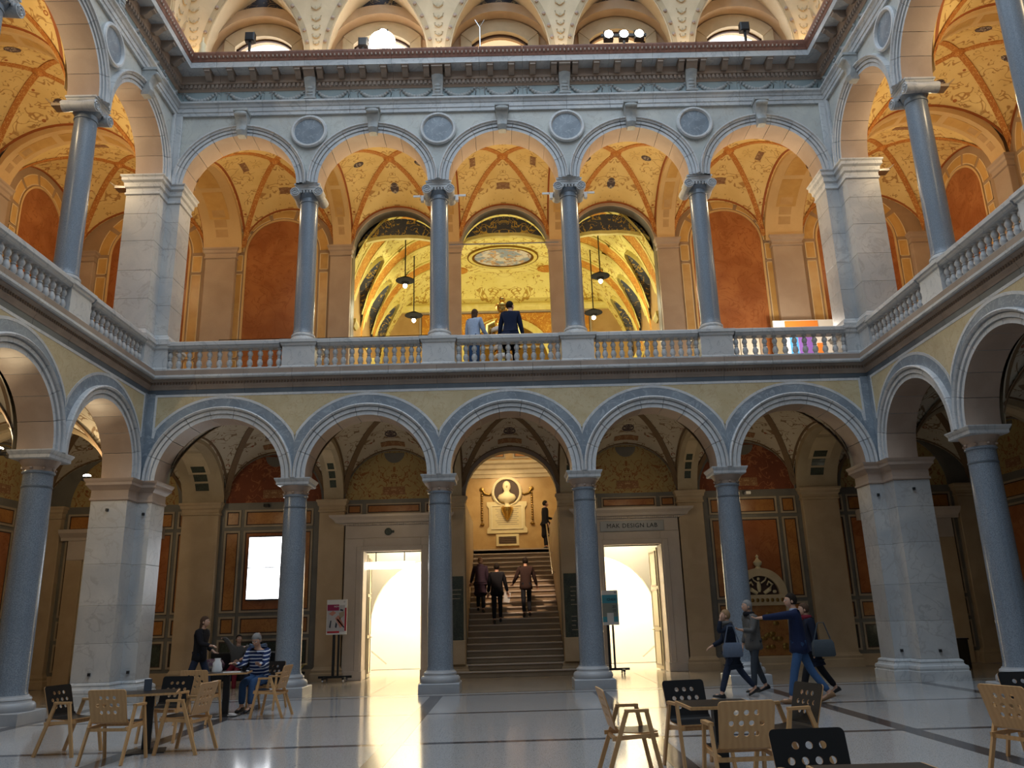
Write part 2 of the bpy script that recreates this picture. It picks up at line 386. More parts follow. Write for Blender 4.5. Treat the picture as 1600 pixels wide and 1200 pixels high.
def garland_mesh():
    mb = M()
    for k in range(13):
        t = k/12; x = -.42+.84*t; z = .12-.24*(1-(2*t-1)**2); r = .035+.035*(1-(2*t-1)**2)
        mb.ell((x, -.03, z), r*1.15, r, r, 7, 5)
    for s_ in (-1, 1):
        mb.tube([(s_*.42, -.01, .13), (s_*.46, -.03, .04), (s_*.44, -.02, -.08)], [.03, .02, .012], 6)
        mb.tube([(s_*.42, -.01, .13), (s_*.52, -.02, .13), (s_*.56, -.01, .08)], [.02, .015, .008], 6)
    me = mb.mesh('garland', 60); me.materials.append(MT['relief']); return me
GARL = garland_mesh()
def modillion_mesh():
    mb = M(); L = []
    for y, z in [(-.47, -.2), (-.55, -.235), (-.64, -.2), (-.72, -.10), (-.79, -.085), (-.79, -.03)]:
        L.append([(-.1, y, z), (.1, y, z), (.1, y, 0), (-.1, y, 0)])
    mb.loops(L); mb.box(-.13, .13, -.81, -.46, -.03, 0)
    me = mb.mesh('modillion', 35); me.materials.append(MT['brownst']); return me
MODI = modillion_mesh()
def console_mesh():
    mb = M(); L = []
    for z, y, w in [(-.12, -.37, .03), (-.04, -.43, .09), (0, -.44, .12), (.04, -.47, .13), (.2, -.45, .13), (.35, -.47, .14), (.48, -.55, .15), (.58, -.60, .155), (.64, -.56, .15)]:
        L.append([(-w, -.33, z), (-w, y, z), (-w*.3, y-.035, z), (w*.3, y-.035, z), (w, y, z), (w, -.33, z)])
    mb.loops(L); mb.box(-.16, .16, -.5, -.33, .0, .04)
    for z in (.12, .22, .32, .42): mb.ell((0, -.49, z), .09, .035, .05, 8, 5)
    me = mb.mesh('console', 35); me.materials.append(MT['relief']); return me
CONS = console_mesh()

def run_profile(prof, mat, name, parent, seg=1.16, y1=-11.6):
    """moulding (o,z) around the three sides of the court, cut into stones, mitred in the corners"""
    XC, YC = 8.77, -.33
    out = []
    def block(f0, f1):
        mb = M(); mb.loops([[f0(o, z) for o, z in prof], [f1(o, z) for o, z in prof]]); out.append(ob(name, mb, mat, parent))
    g_ = .003; n = 15; e = [-XC+2*XC*i/n for i in range(n+1)]
    for i in range(n):
        a, b = e[i], e[i+1]
        f0 = (lambda o, z: (-XC+o, YC-o, z)) if i == 0 else (lambda o, z, a=a: (a+g_, YC-o, z))
        f1 = (lambda o, z: (XC-o, YC-o, z)) if i == n-1 else (lambda o, z, b=b: (b-g_, YC-o, z))
        block(f0, f1)
    m = 9; ey = [YC+(y1-YC)*i/m for i in range(m+1)]
    for s_ in (-1, 1):
        for i in range(m):
            a, b = ey[i], ey[i+1]
            f0 = (lambda o, z, s_=s_: (s_*(XC-o), YC-o, z)) if i == 0 else (lambda o, z, a=a, s_=s_: (s_*(XC-o), a-g_, z))
            block(f0, lambda o, z, b=b, s_=s_: (s_*(XC-o), b+g_, z))
    return out

WALLS = {}
for side in ('back', 'left', 'right'):
    loc, rz = SIDES[side]
    core = M()
    for xc, R, xa, xb in ARCH[side]:
        arch_plate(core, xc, R+.27, xa, xb, ZL, ZL, 7.2, -.325, .33)
        arch_plate(core, xc, R+.27, xa, xb, ZU, ZU, 15.1, -.325, .33)
    lo = min(a[2] for a in ARCH[side]); hi = max(a[3] for a in ARCH[side])
    core.box(lo, hi, -.325, .33, 15.1, 16.1)
    w = S(ob('wall_'+side, core, 'spandu', None, loc, (0, 0, rz))); WALLS[side] = w
    for k, (xc, R, xa, xb) in enumerate(ARCH[side]):
        edge = side == 'back' and k in (0, 4) or side != 'back' and k == 0
        c0, c1 = xa, xb
        if edge:                                                   # blue strip at the re-entrant corner of the court
            if abs(xa) > abs(xb) if side == 'back' else abs(xa) < abs(xb): c0 = xa+.24
            else: c1 = xb-.24
        for up in (0, 1):
            st = stilt(R, up); zs = (ZU if up else ZL)+st
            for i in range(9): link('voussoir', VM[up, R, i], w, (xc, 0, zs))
            if not up:
                mb = M(); arch_plate(mb, xc, R+.55, c0, c1, zs, zs+.6, 6.93, -.345, -.33); ob('spandrel_panel', mb, 'yellowm', w)
                mb = M(); ringband(mb, xc, zs, R+.27, R+.505, xa, xb, -.35, .02); ob('marble_band', mb, 'bluem', w, smooth=30)
                mb = M(); ringband(mb, xc, zs, R+.5, R+.56, c0, c1, -.355, .02); ob('white_fillet', mb, 'archm', w, smooth=30)
                mb = M(); mb.box(c0, c1, -.352, -.33, 6.91, 6.97)
                if c0 > xa: mb.box(c0-.05, c0, -.352, -.33, 5.9, 6.97)
                if c1 < xb: mb.box(c1, c1+.05, -.352, -.33, 5.9, 6.97)
                ob('white_fillet', mb, 'archm', w)
            else:
                link('keystone', KEY, w, (xc, 0, 14.05))
        if edge:
            x0, x1 = (xa, c0-.05) if c0 > xa else (c1+.05, xb)
            mb = M(); mb.box(x0, x1, -.347, -.33, 4.9, 7.0); ob('corner_strip', mb, 'bluem', w)
            mb = M(); mb.cbox(x0-.02, x1+.02, -.40, -.33, 12.7, 14.7); ob('corner_strip', mb, 'marble', w)
    for x in SCOL[side]:
        link('roundel_frame', RNDF, w, (x, 0, 14.17)); link('roundel', RNDD, w, (x, 0, 14.17))
        link('console', CONS, w, (x, 0, 15.12))
    xs = []
    for a, b in ([(-8.77, -5.16), (-5.16, -1.72), (-1.72, 1.72), (1.72, 5.16), (5.16, 8.77)] if side == 'back' else [(x, y) for _, _, x, y in ARCH[side]]):
        n3 = 3
        for i in range(n3): link('garland', GARL, w, (a+(b-a)*(i+.5)/n3+ (0), -.33, 15.30))
        for i in range(1, 7): xs.append(a+(b-a)*(i-.5)/6+0)
        xs.append(b)
    for x in xs:
        if side == 'back' and abs(x) > 8.2 or side != 'back' and abs(x) < .9: continue
        link('modillion', MODI, w, (x, 0, 15.91), scale=(1.5 if min(abs(x-c) for c in SCOL[side]) < .05 else .75, 1, 1))
    d = M(); a = lo+.02
    while a < hi:
        if not (side != 'back' and abs(a) < .45): d.box(a, a+.065, -.47, -.33, 15.53, 15.63)
        a += .115
    ob('dentil_row', d, 'brownst', w, kind='stuff')
    d = M(); a = lo+.02
    while a < hi:
        if not (side != 'back' and abs(a) < .45): d.ell((a, -.415, 7.235), .03, .025, .04, 6, 4)
        a += .075
    ob('egg_moulding', d, 'egg', w, kind='stuff')
    d = M(); a = lo+.9 if side != 'back' else lo+.7
    while a < hi-(.7 if side == 'back' else 0):
        if side == 'back' or abs(a) > .9: d.ell((a, -.33-.555, 16.19), .03, .025, .06, 6, 4)
        a += .11
    ob('leaf_moulding', d, 'soffst', w, kind='stuff')
wb = WALLS['back']
t1 = S(ob('trim_1', M().box(-8.9, 8.9, -.33, .3, 7.1, 7.5), 'brownst'))
run_profile([(-.02, 6.96), (.015, 6.96), (.02, 7.09), (-.02, 7.09)], 'darkm', 'frieze_slab', t1)
run_profile([(-.02, 7.09), (.03, 7.09), (.045, 7.13), (.075, 7.18), (.085, 7.26), (.15, 7.30), (.15, 7.33), (-.02, 7.33)], 'brownst', 'cornice_stone', t1)
run_profile([(-.02, 7.33), (.20, 7.33), (.22, 7.36), (.22, 7.41), (-.02, 7.41)], 'marble', 'cornice_lip', t1)
run_profile([(-.02, 7.41), (.19, 7.41), (.19, 7.54), (-.45, 7.54)], 'brownst', 'cornice_stone', t1)
t2 = S(ob('trim_2', M().box(-8.9, 8.9, -.33, .3, 14.8, 16.0), 'brownst'))
run_profile([(-.02, 14.70), (.06, 14.70), (.06, 14.80), (.08, 14.81), (.08, 14.93), (.10, 14.94), (.12, 15.0), (.17, 15.04), (.17, 15.09), (-.02, 15.10)], 'marble', 'architrave_stone', t2)
run_profile([(-.02, 15.10), (.015, 15.10), (.015, 15.47), (-.02, 15.47)], 'frieze', 'frieze_slab', t2)
run_profile([(-.02, 15.47), (.03, 15.47), (.05, 15.52), (.08, 15.53), (.08, 15.64), (.13, 15.66), (.14, 15.70), (.14, 15.91), (-.02, 15.91)], 'soffst', 'cornice_stone', t2)
run_profile([(-.02, 15.90), (.49, 15.90), (.49, 15.93), (.50, 16.06), (-.02, 16.06)], 'marble', 'corona_stone', t2)
run_profile([(-.02, 16.06), (.51, 16.06), (.53, 16.12), (.57, 16.2), (.59, 16.27), (.59, 16.31), (-.6, 16.31)], 'redst', 'cyma_stone', t2)

# ------------------------------------------------------------------ columns
SQ = [(-1, -1), (1, -1), (1, 1), (-1, 1)]
def sq(mb, prof, m=0): return mb.stack([(0, 0, a, b) for a, b in SQ], prof, m)
def lower_column():
    P = {}
    P['plinth'] = (sq(M(), [(.455, 0), (.455, .19), (.44, .205)]), 'basem', 0)
    P['base'] = (M().lathe([(.43, .2), (.45, .25), (.44, .31), (.41, .345), (.375, .35), (.365, .385), (.375, .40), (.36, .43), (.33, .445), (.32, .47)], n=32), 'basem', 35)
    P['shaft'] = (M().lathe([(.31, .46), (.30, .50), (.29, .55), (.288, 1.8), (.278, 3.2), (.265, 4.18)], n=32), 'granite', 50)
    P['ring'] = (M().lathe([(.268, 4.17), (.274, 4.175), (.274, 4.205), (.268, 4.21)], n=32), 'darkm', 30)
    P['necking'] = (M().lathe([(.265, 4.2), (.263, 4.43), (.29, 4.445), (.295, 4.47), (.28, 4.49)], n=32), 'granite', 40)
    mb = M().lathe([(.27, 4.48), (.27, 4.56), (.29, 4.58), (.33, 4.64), (.36, 4.69)], n=32)
    for k in range(8): mb.ell((.285*cos(k*pi/4), .285*sin(k*pi/4), 4.535), .035, .035, .03, 6, 4)
    P['echinus'] = (mb, 'soffst', 35)
    P['abacus'] = (sq(M(), [(.36, 4.69), (.385, 4.71), (.385, 4.77), (.40, 4.79), (.425, 4.84), (.425, 4.86)]), 'marble', 0)
    return P
def volute(mb, x, y0, y1, z, r=.105):
    mb.lathe([(r, y0), (r, y0+.05), (r*.8, (y0+y1)/2), (r, y1-.05), (r, y1)], ax='y', c=(x, 0, z), n=18)
    for y, s_ in ((y0, -1), (y1, 1)):
        sp = []
        for k in range(30):
            a = k*.42; q = r*.9*(1-k/34); sp.append((x+q*cos(a)*(1 if x > 0 else -1), y+s_*.006, z+q*sin(a)))
        mb.tube(sp, .017, 5)
def upper_column():
    P = {}
    P['pedestal'] = (sq(M(), [(.43, 7.54), (.43, 7.60), (.40, 7.63), (.40, 8.12)]), 'marble', 0)
    P['pedestal_cap'] = (sq(M(), [(.40, 8.12), (.43, 8.15), (.44, 8.20), (.47, 8.22), (.47, 8.29), (.45, 8.30)]), 'marble', 0)
    P['base'] = (M().lathe([(.33, 8.30), (.35, 8.34), (.34, 8.39), (.30, 8.41), (.285, 8.45), (.30, 8.47), (.295, 8.51), (.27, 8.53), (.26, 8.56)], n=32), 'marble', 35)
    P['shaft'] = (M().lathe([(.27, 8.55), (.255, 8.60), (.248, 8.7), (.246, 10), (.238, 11.3), (.228, 12.18)], n=32), 'granite_u', 50)
    P['necking'] = (M().lathe([(.228, 12.17), (.245, 12.18), (.245, 12.21), (.23, 12.22), (.228, 12.30), (.26, 12.33), (.29, 12.39), (.28, 12.42)], n=32), 'granite_u', 40)
    mb = M(); volute(mb, -.30, -.36, .36, 12.40, .128); volute(mb, .30, -.36, .36, 12.40, .128)
    mb.box(-.30, .30, -.30, .30, 12.47, 12.53)
    for k in range(5): mb.ell((-.16+.08*k, -.29, 12.43), .035, .03, .045, 6, 5)
    P['volutes'] = (mb, 'marble', 40)
    P['abacus'] = (sq(M(), [(.29, 12.53), (.31, 12.56), (.31, 12.60), (.335, 12.61), (.335, 12.65)]), 'marble', 0)
    return P
CACHE = {}
def put_column(kind, label, loc, rz=0):
    if kind not in CACHE:
        CACHE[kind] = {}
        for nm, (mb, mat, sm) in (lower_column() if kind == 'L' else upper_column()).items():
            me = mb.mesh(nm, sm); me.materials.append(MT[mat]); CACHE[kind][nm] = me
    e = empty('arcade_column' if kind == 'L' else 'gallery_column', label, 'column', loc, rz, 'ground floor columns of the court' if kind == 'L' else 'upper gallery columns of the court')
    for nm, me in CACHE[kind].items(): link(nm, me, e)
    return e
LBL_L = ['grey-blue granite ground floor column beside the seated man in the striped jumper', 'grey-blue granite ground floor column between the left doorway and the staircase',
         'grey-blue granite ground floor column between the staircase and the design lab doorway', 'grey-blue granite ground floor column behind the group of walking people']
LBL_U = ['slim upper gallery column in front of the left terracotta arched panel', 'slim upper gallery column left of the woman in the pale blue top', 'slim upper gallery column right of the man in the dark suit',
         'slim upper gallery column in front of the right terracotta arched panel']
for i, x in enumerate(CX):
    put_column('L', LBL_L[i], (x, 0, 0)); put_column('U', LBL_U[i], (x, 0, 0))
for side, nm, near in (('left', 'left', 'the two cafe tables'), ('right', 'right', 'the cafe chairs at the picture edge')):
    for k, x in enumerate(SCOL[side]):
        px, py, _ = world(side, x, 0); r = SIDES[side][1]
        o = ['first', 'second', 'third'][k]
        put_column('L', f'stout ground floor granite column of the {nm} side arcade, {o} from the corner pier', (px, py, 0), r)
        put_column('U', f'upper gallery granite column of the {nm} side arcade, {o} from the corner pier', (px, py, 0), r)

# ------------------------------------------------------------------ corner piers of stone courses
def pier(sx):
    pts = [(-9.6, .4, -1, 1), (-9.6, -.85, -1, -1), (-8.77, -.85, 1, -1), (-8.77, -.33, 1, -1), (-8.44, -.33, 1, -1), (-8.44, .4, 1, 1)]
    if sx > 0: pts = [(-x, y, -a, b) for x, y, a, b in pts]
    nm = 'left' if sx < 0 else 'right'
    for lv in (0, 1):
        e = empty('corner_pier', f'{"upper gallery" if lv else "ground floor"} corner pier of pale marble blocks at the {nm} end of the back arcade', 'pier', (0, 0, 0), 0, None)
        mb = M()
        if not lv:
            mb.stack(pts, [(.13, 0), (.13, .2), (.11, .21)]); ob('plinth', mb, 'marble', e)
            ob('base', M().stack(pts, [(.11, .21), (.12, .26), (.11, .31), (.07, .33), (.05, .37), (.06, .40), (.04, .43), (.0, .45)]), 'marble', e)
            zs = [.45, 1.25, 2.05, 2.95, 3.75, 4.36]
        else:
            ob('pedestal', M().stack(pts, [(.10, 7.54), (.10, 7.62), (.07, 7.65), (.07, 8.1)]), 'marble', e)
            ob('base', M().stack(pts, [(.07, 8.1), (.11, 8.14), (.12, 8.2), (.15, 8.23), (.15, 8.3), (.08, 8.32), (.09, 8.38), (.06, 8.42), (.04, 8.48), (.0, 8.52)]), 'marble', e)
            zs = [8.52, 9.3, 10.05, 10.85, 11.6, 12.12]
        for a, b in zip(zs, zs[1:]):
            ob('stone_block', M().stack(pts, [(-.008, a), (0, a+.008), (0, b-.008), (-.008, b)]), 'pierm', e)
        if not lv: pr_ = [(.0, 4.36), (.03, 4.38), (.03, 4.42), (.01, 4.43), (.01, 4.6), (.04, 4.63), (.09, 4.70), (.11, 4.71), (.11, 4.77), (.14, 4.82), (.15, 4.86)]
        else: pr_ = [(0, 12.12), (.03, 12.14), (.03, 12.18), (.01, 12.2), (.01, 12.3), (.05, 12.34), (.06, 12.45), (.11, 12.5), (.11, 12.58), (.14, 12.62), (.14, 12.65)]
        ob('capital', M().stack(pts, pr_), 'soffst' if not lv else 'marble', e, smooth=30)
        if not lv:
            for q in ((-8.6, -.352, 4.1), (-8.6, -.352, .62), (-9.2, -.87, 4.15), (-9.2, -.87, .62)):
                ob('cable_clip', M().box(-.025, .025, -.03, .02, -.03, .03), 'blackm', e, (q[0]*(-sx), q[1], q[2]))
pier(-1); pier(1)

# ------------------------------------------------------------------ balustrades
BAL = M().lathe([(.062, 0), (.062, .045), (.04, .06), (.052, .08), (.072, .13), (.066, .19), (.045, .235), (.034, .255), (.05, .265), (.05, .285), (.034, .295), (.05, .33), (.068, .37), (.06, .42), (.035, .46), (.03, .475), (.062, .485), (.062, .52)], n=12).mesh('baluster', 50)
BAL.materials.append(MT['marble'])
def balustrade(side, a, b, label, n=11):
    (lx, ly, lz), rz = SIDES[side]
    cx, cy, _ = world(side, (a+b)/2, 0); L_ = (b-a)/2
    e = empty('balustrade', label, 'balustrade', (cx, cy, 7.54), rz, 'stone balustrades of the upper gallery')
    ob('base_course', M().box(-L_, L_, -.44, -.14, 0, .06), 'marble', e)
    L = []
    for y, z in [(-.40, .575), (-.43, .60), (-.44, .63), (-.47, .65), (-.47, .73), (-.45, .75), (-.13, .75), (-.11, .73), (-.11, .65), (-.15, .575)]:
        L.append((y, z))
    ob('handrail', M().loops([[(-L_, y, z) for y, z in L], [(L_, y, z) for y, z in L]]), 'marble', e)
    st = (2*L_)/(n+1)
    for i in range(n+2):
        link('baluster', BAL, e, (max(-L_+.03, min(L_-.03, -L_+i*st)), -.29, .058))
nm_ = ['left corner pier and the first column', 'first and second columns', 'second and third columns', 'third and fourth columns', 'fourth column and the right corner pier']
bx = [-8.36]+CX+[8.36]
for i in range(5):
    a = bx[i]+(.465 if i else 0); b = bx[i+1]-(.465 if i < 4 else 0)
    balustrade('back', a, b, f'pale stone balustrade of the back gallery between the {nm_[i]}', 10 if i in (0, 4) else 11)
for side, s_ in (('left', -1), ('right', 1)):
    cs = [.92, 3.9, 7.34, 10.78]
    for k in range(3):
        a = cs[k]+(.465 if k else 0); b = cs[k+1]-.465
        balustrade(side, min(s_*a, s_*b), max(s_*a, s_*b), f'pale stone balustrade of the {side} side gallery, {["first", "second", "third"][k]} section from the corner', 11)

# ================================================================== GALLERIES: floors, vaults, inner walls
fl = M(); fl.box(-15, 15, -26, 16, -.3, -.012)
floor = S(ob('floor', fl, 'gfloor'))
xb = [-8.6, -5.16, -1.72, 1.72, 5.16, 8.6]
yb = [-.98, -4.3, -7.74, -11.18, -14.62, -18.06]
hw = .13
for i in range(5):
    for j in range(5):
        ob('terrazzo_slab', M().box(xb[i]+hw+.003, xb[i+1]-hw-.003, yb[j+1]+.08, yb[j]-.08, -.012, 0), 'terr', floor)
for x in xb:
    for j in range(5): ob('dark_band', M().box(x-hw, x+hw, yb[j+1]+.08, yb[j]-.08, -.012, .0005), 'band', floor)
for y in yb:
    for i in range(5): ob('dark_band', M().box(xb[i]-hw if i else -8.9, xb[i+1]-hw-.004 if i < 4 else 8.9, y-.076, y+.076, -.012, .0006), 'band', floor)
for s_ in (-1, 1): ob('border_slab', M().box(min(s_*8.74, s_*9.9), max(s_*8.74, s_*9.9), -18, -.98, -.012, 0), 'terr', floor)
n = 15
for i in range(n):
    a, b = -9.4+18.8*i/n, -9.4+18.8*(i+1)/n
    ob('border_slab', M().box(a+.004, b-.004, -.90, -.56, -.012, .0), 'bord', floor)
ob('dark_band', M().box(-9.4, 9.4, -.555, -.48, -.012, .0006), 'band', floor)
for i in range(8):
    for j in range(3):
        a, b = -13+26*i/8, -13+26*(i+1)/8; c, d = -.47+1.6*j, -.47+1.6*(j+1)
        ob('gallery_slab', M().box(a+.004, b-.004, c+.004, d-.004, -.012, 0), 'gfloor', floor)

uf = S(ob('floor_upper', M().box(-13.6, 13.6, -.2, 4.45, 7.15, 7.52).box(-13.6, -9.3, -12, -.2, 7.15, 7.52).box(9.3, 13.6, -12, -.2, 7.15, 7.52).box(-5.3, -1.7, 4.45, 14, 7.1, 7.5).box(1.7, 5.3, 4.45, 14, 7.1, 7.5), 'gfloor'))
S(ob('ceiling_roof', M().box(-14, 14, 2.5, 16.5, 16.6, 16.9).box(-14, -10.4, -24, 2.5, 16.6, 16.9).box(10.4, 14, -24, 2.5, 16.6, 16.9), 'covew'))

def vz(u, v, hx, hy, hc):
    f = (hx+(hc-hx)*(1-v*v))*sqrt(max(0, 1-u*u)); g_ = (hy+(hc-hy)*(1-u*u))*sqrt(max(0, 1-v*v))
    return max(f, g_)
def vault(x0, x1, y0, y1, zs, hx, hy, hc, up, motif):
    cx, cy, ax, ay = (x0+x1)/2, (y0+y1)/2, (x1-x0)/2, (y1-y0)/2
    N = 24; us = [sin(pi/2*(2*i/N-1)) for i in range(N+1)]
    mb = M(); mb.add([(ax*u, ay*v, vz(u, v, hx, hy, hc)) for v in us for u in us], [(j*(N+1)+i, j*(N+1)+i+1, (j+1)*(N+1)+i+1, (j+1)*(N+1)+i) for j in range(N) for i in range(N)])
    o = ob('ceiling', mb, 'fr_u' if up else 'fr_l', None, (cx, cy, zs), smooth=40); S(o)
    def strip(pts, nm, mat, w):
        L = []
        for i, p in enumerate(pts):
            q = Vector(pts[min(i+1, len(pts)-1)])-Vector(pts[max(0, i-1)]); q.z = 0
            nn = Vector((-q.y, q.x, 0)).normalized()*w/2 if q.length > 1e-6 else Vector((w/2, 0, 0))
            p = Vector(p); L.append([p-nn, p+nn, p+nn+Vector((0, 0, .03)), p-nn+Vector((0, 0, .03))])
        ob(nm, M().loops(L), mat, o, smooth=40)
    T = [sin(pi/2*(2*i/32-1))*.995 for i in range(33)]
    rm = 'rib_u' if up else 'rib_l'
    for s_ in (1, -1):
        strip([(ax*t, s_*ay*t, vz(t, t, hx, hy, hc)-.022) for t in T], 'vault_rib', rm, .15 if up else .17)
    ln = 'redline' if up else 'rib_l'
    for v in (-.972, .972): strip([(ax*t, ay*v, vz(t, v, hx, hy, hc)-.018) for t in T], 'border_line', ln, .07)
    for u in (-.965, .965): strip([(ax*u, ay*t, vz(u, t, hx, hy, hc)-.018) for t in T], 'border_line', ln, .07)
    ob('boss', M().lathe([(.17, 0), (.15, -.04), (.08, -.06), (.05, -.10), (.01, -.11)], n=14), rm, o, (0, 0, hc), smooth=40)
    def patch(u, v, du, dv, oval):
        P = []; K = 12
        for k in range(K):
            a = 2*pi*k/K+pi/4 if not oval else 2*pi*k/K
            c, s_ = (cos(a), sin(a)) if oval else (max(-1, min(1, 1.4*cos(a))), max(-1, min(1, 1.4*sin(a))))
            uu, vv = u+du*c, v+dv*s_; P.append((ax*uu, ay*vv, vz(uu, vv, hx, hy, hc)-.02))
        mb = M(); c = (ax*u, ay*v, vz(u, v, hx, hy, hc)-.022); mb.add(P+[c]+[(a, b, z+.015) for a, b, z in P], [(k, (k+1) % K, K) for k in range(K)]+[(k, (k+1) % K, K+1+(k+1) % K, K+1+k) for k in range(K)])
        ob('cartouche', mb, 'cartd' if oval else 'cart', o)
    if up:
        ov = motif % 2 == 0
        patch(0, .64, .14 if not ov else .09, .055 if not ov else .10, ov); patch(0, -.64, .14 if not ov else .09, .055 if not ov else .1, ov)
        patch(.62, 0, .055 if not ov else .1, .11 if not ov else .06, ov); patch(-.62, 0, .055 if not ov else .1, .11 if not ov else .06, ov)
    else: patch(0, .83, .24, .05, False); patch(0, .60, .12, .09, True)
    return o
def cross_arch(p0, p1, w, zs, h, up, label='transverse_arch'):
    """flat band arch spanning the gallery from the column to the pilaster"""
    p0 = Vector(p0); p1 = Vector(p1); d = p1-p0; L_ = d.length; ang = math.atan2(d.y, d.x)
    L = []; n = 20
    for i in range(n+1):
        a = pi*i/n; x = L_/2-L_/2*cos(a); z = h*sin(a)-.06
        L.append([(x, -w/2, z), (x, w/2, z), (x, w/2, z+.3), (x, -w/2, z+.3)])
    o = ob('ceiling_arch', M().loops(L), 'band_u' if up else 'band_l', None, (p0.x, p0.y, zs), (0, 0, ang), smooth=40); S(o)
    def pan(t0, t1, ww, mat, nm, th=.012, k=5):
        L = []
        for i in range(k+1):
            a = pi*(t0+(t1-t0)*i/k); x = L_/2-L_/2*cos(a); z = h*sin(a)-.06-th
            L.append([(x, -ww, z), (x, ww, z), (x, ww, z+.02), (x, -ww, z+.02)])
        ob(nm, M().loops(L), mat, o)
    for t in (.30, .5, .70): pan(t-.085, t+.085, w*.26, 'coveo' if not up else 'pamber', 'band_panel')
    for t in (.13, .19, .25, .75, .81, .87): pan(t-.022, t+.022, w*.16, 'pgreen' if not up else 'pframe2', 'band_tile', .016, 2)
    return o
GW = 4.45
ups = [(-3.44*2, 2), (-3.44, 1), (0, 0), (3.44, 1), (6.88, 2)]
for up, zs, hx, hy, hc in ((0, 4.96, 1.46, 1.45, 2.0), (1, 13.0, 1.42, 1.55, 2.0)):
    for k in range(5):
        c = (k-2)*B
        vault(c-1.47, c+1.47, .33, GW-.02, zs, hx, hy, hc, up, k+1)
    for k, x in enumerate([-5.16, -1.72, 1.72, 5.16]): cross_arch((x, .33), (x, GW-.2), .57, zs-.05, hy, up)
    for s_ in (-1, 1):
        x0, x1 = sorted((s_*9.53, s_*13.6)); vault(x0, x1, .33, GW-.02, zs, hy, hy, hc, up, 1)
        cross_arch((s_*8.95, .33), (s_*8.95, GW-.2), 1.2, zs-.05, hy, up)
        cross_arch((s_*9.53, .0), (s_*13.4, .0), .62, zs-.05, hy, up)
        for k, (a, b) in enumerate(((.30, 3.65), (4.15, 7.09), (7.59, 10.53))):
            vault(x0, x1, -b, -a, zs, hy, hx, hc, up, k)
        for y in (-3.9, -7.34, -10.78): cross_arch((s_*9.53, y), (s_*13.4, y), .50, zs-.05, hy, up)

# ---- inner walls
def framed_panel(parent, x0, x1, z0, z1, y, mat, fr=.055):
    """stone panel set behind a raised pale frame"""
    p = ob('panel', M().cbox(x0+fr, x1-fr, y-.014, y, z0+fr, z1-fr, .02), mat, parent)
    mb = M()
    for a, b, c, d in ((x0, x1, z0, z0+fr), (x0, x1, z1-fr, z1), (x0, x0+fr, z0+fr, z1-fr), (x1-fr, x1, z0+fr, z1-fr)): mb.box(a, b, y-.035, y, c, d)
    ob('panel_frame', mb, 'pframe', p)
    e = .03; mb = M()
    for a, b, c, d in ((x0+fr, x1-fr, z0+fr, z0+fr+e), (x0+fr, x1-fr, z1-fr-e, z1-fr), (x0+fr, x0+fr+e, z0+fr+e, z1-fr-e), (x1-fr-e, x1-fr, z0+fr+e, z1-fr-e)): mb.box(a, b, y-.018, y, c, d)
    ob('dark_border', mb, 'edge', p)
    return p
def panel_bay(parent, c, half, y, mid='pred'):
    w = .46; rows = ((4.27, 4.77, 'porange', 'porange'), (1.88, 4.17, 'porange', mid), (1.26, 1.78, 'porange', 'porange'), (.42, 1.16, 'pgreen', 'pgreen'))
    for z0, z1, a, b in rows:
        framed_panel(parent, c-half, c-half+w, z0, z1, y, a); framed_panel(parent, c+half-w, c+half, z0, z1, y, a)
        framed_panel(parent, c-half+w+.1, c+half-w-.1, z0, z1, y, b)
def arch_panel(parent, c, R, y, zb, zs, mat='pred', wR=None):
    """blind arch: terracotta field, band of small panels round it"""
    wR = wR or R+.40
    n = 18; P = [(c-R, y-.012, zb), (c+R, y-.012, zb)]+[(c+R*cos(pi*i/n), y-.012, zs+R*sin(pi*i/n)) for i in range(n+1)]
    mb = M(); mb.add(P+[(a, y, z) for a, _, z in P], [tuple(range(len(P)))]+[(i, (i+1) % len(P), len(P)+(i+1) % len(P), len(P)+i) for i in range(len(P))])
    p = ob('arched_panel', mb, mat, parent)
    mb = M(); ringband(mb, c, zs, R-.01, R+.05, -99, 99, y-.04, .04); mb.box(c-R-.05, c-R+.01, y-.04, y, zb, zs); mb.box(c+R-.01, c+R+.05, y-.04, y, zb, zs); mb.box(c-R-.05, c+R+.05, y-.04, y, zb-.05, zb+.01)
    ob('panel_frame', mb, 'band_u', p, smooth=30)
    for i in range(5):
        a0, a1 = pi*(i+.07)/5, pi*(i+.93)/5
        mb = M(); ringband(mb, c, zs, R+.11, wR-.03, -99, 99, y-.012, .012, 0, 8, a0, a1); q = ob('panel', mb, 'pamber', parent)
        for r0, r1 in ((R+.09, R+.115), (wR-.035, wR-.01)):
            mb = M(); ringband(mb, c, zs, r0, r1, -99, 99, y-.02, .02, 0, 8, a0, a1); ob('panel_frame', mb, 'pline', q)
    for s_ in (-1, 1):
        x0, x1 = sorted((c+s_*(R+.1), c+s_*(wR-.02)))
        for z0, z1 in ((zs-.62, zs-.05), (zb+.35, zs-.70), (zb-.1, zb+.28)):
            q = ob('panel', M().box(x0, x1, y-.012, y, z0, z1), 'pamber', parent)
            mb = M()
            for a, b, d, e in ((x0, x1, z0, z0+.025), (x0, x1, z1-.025, z1), (x0, x0+.025, z0, z1), (x1-.025, x1, z0, z1)): mb.box(a, b, y-.02, y, d, e)
            ob('panel_frame', mb, 'pline', q)
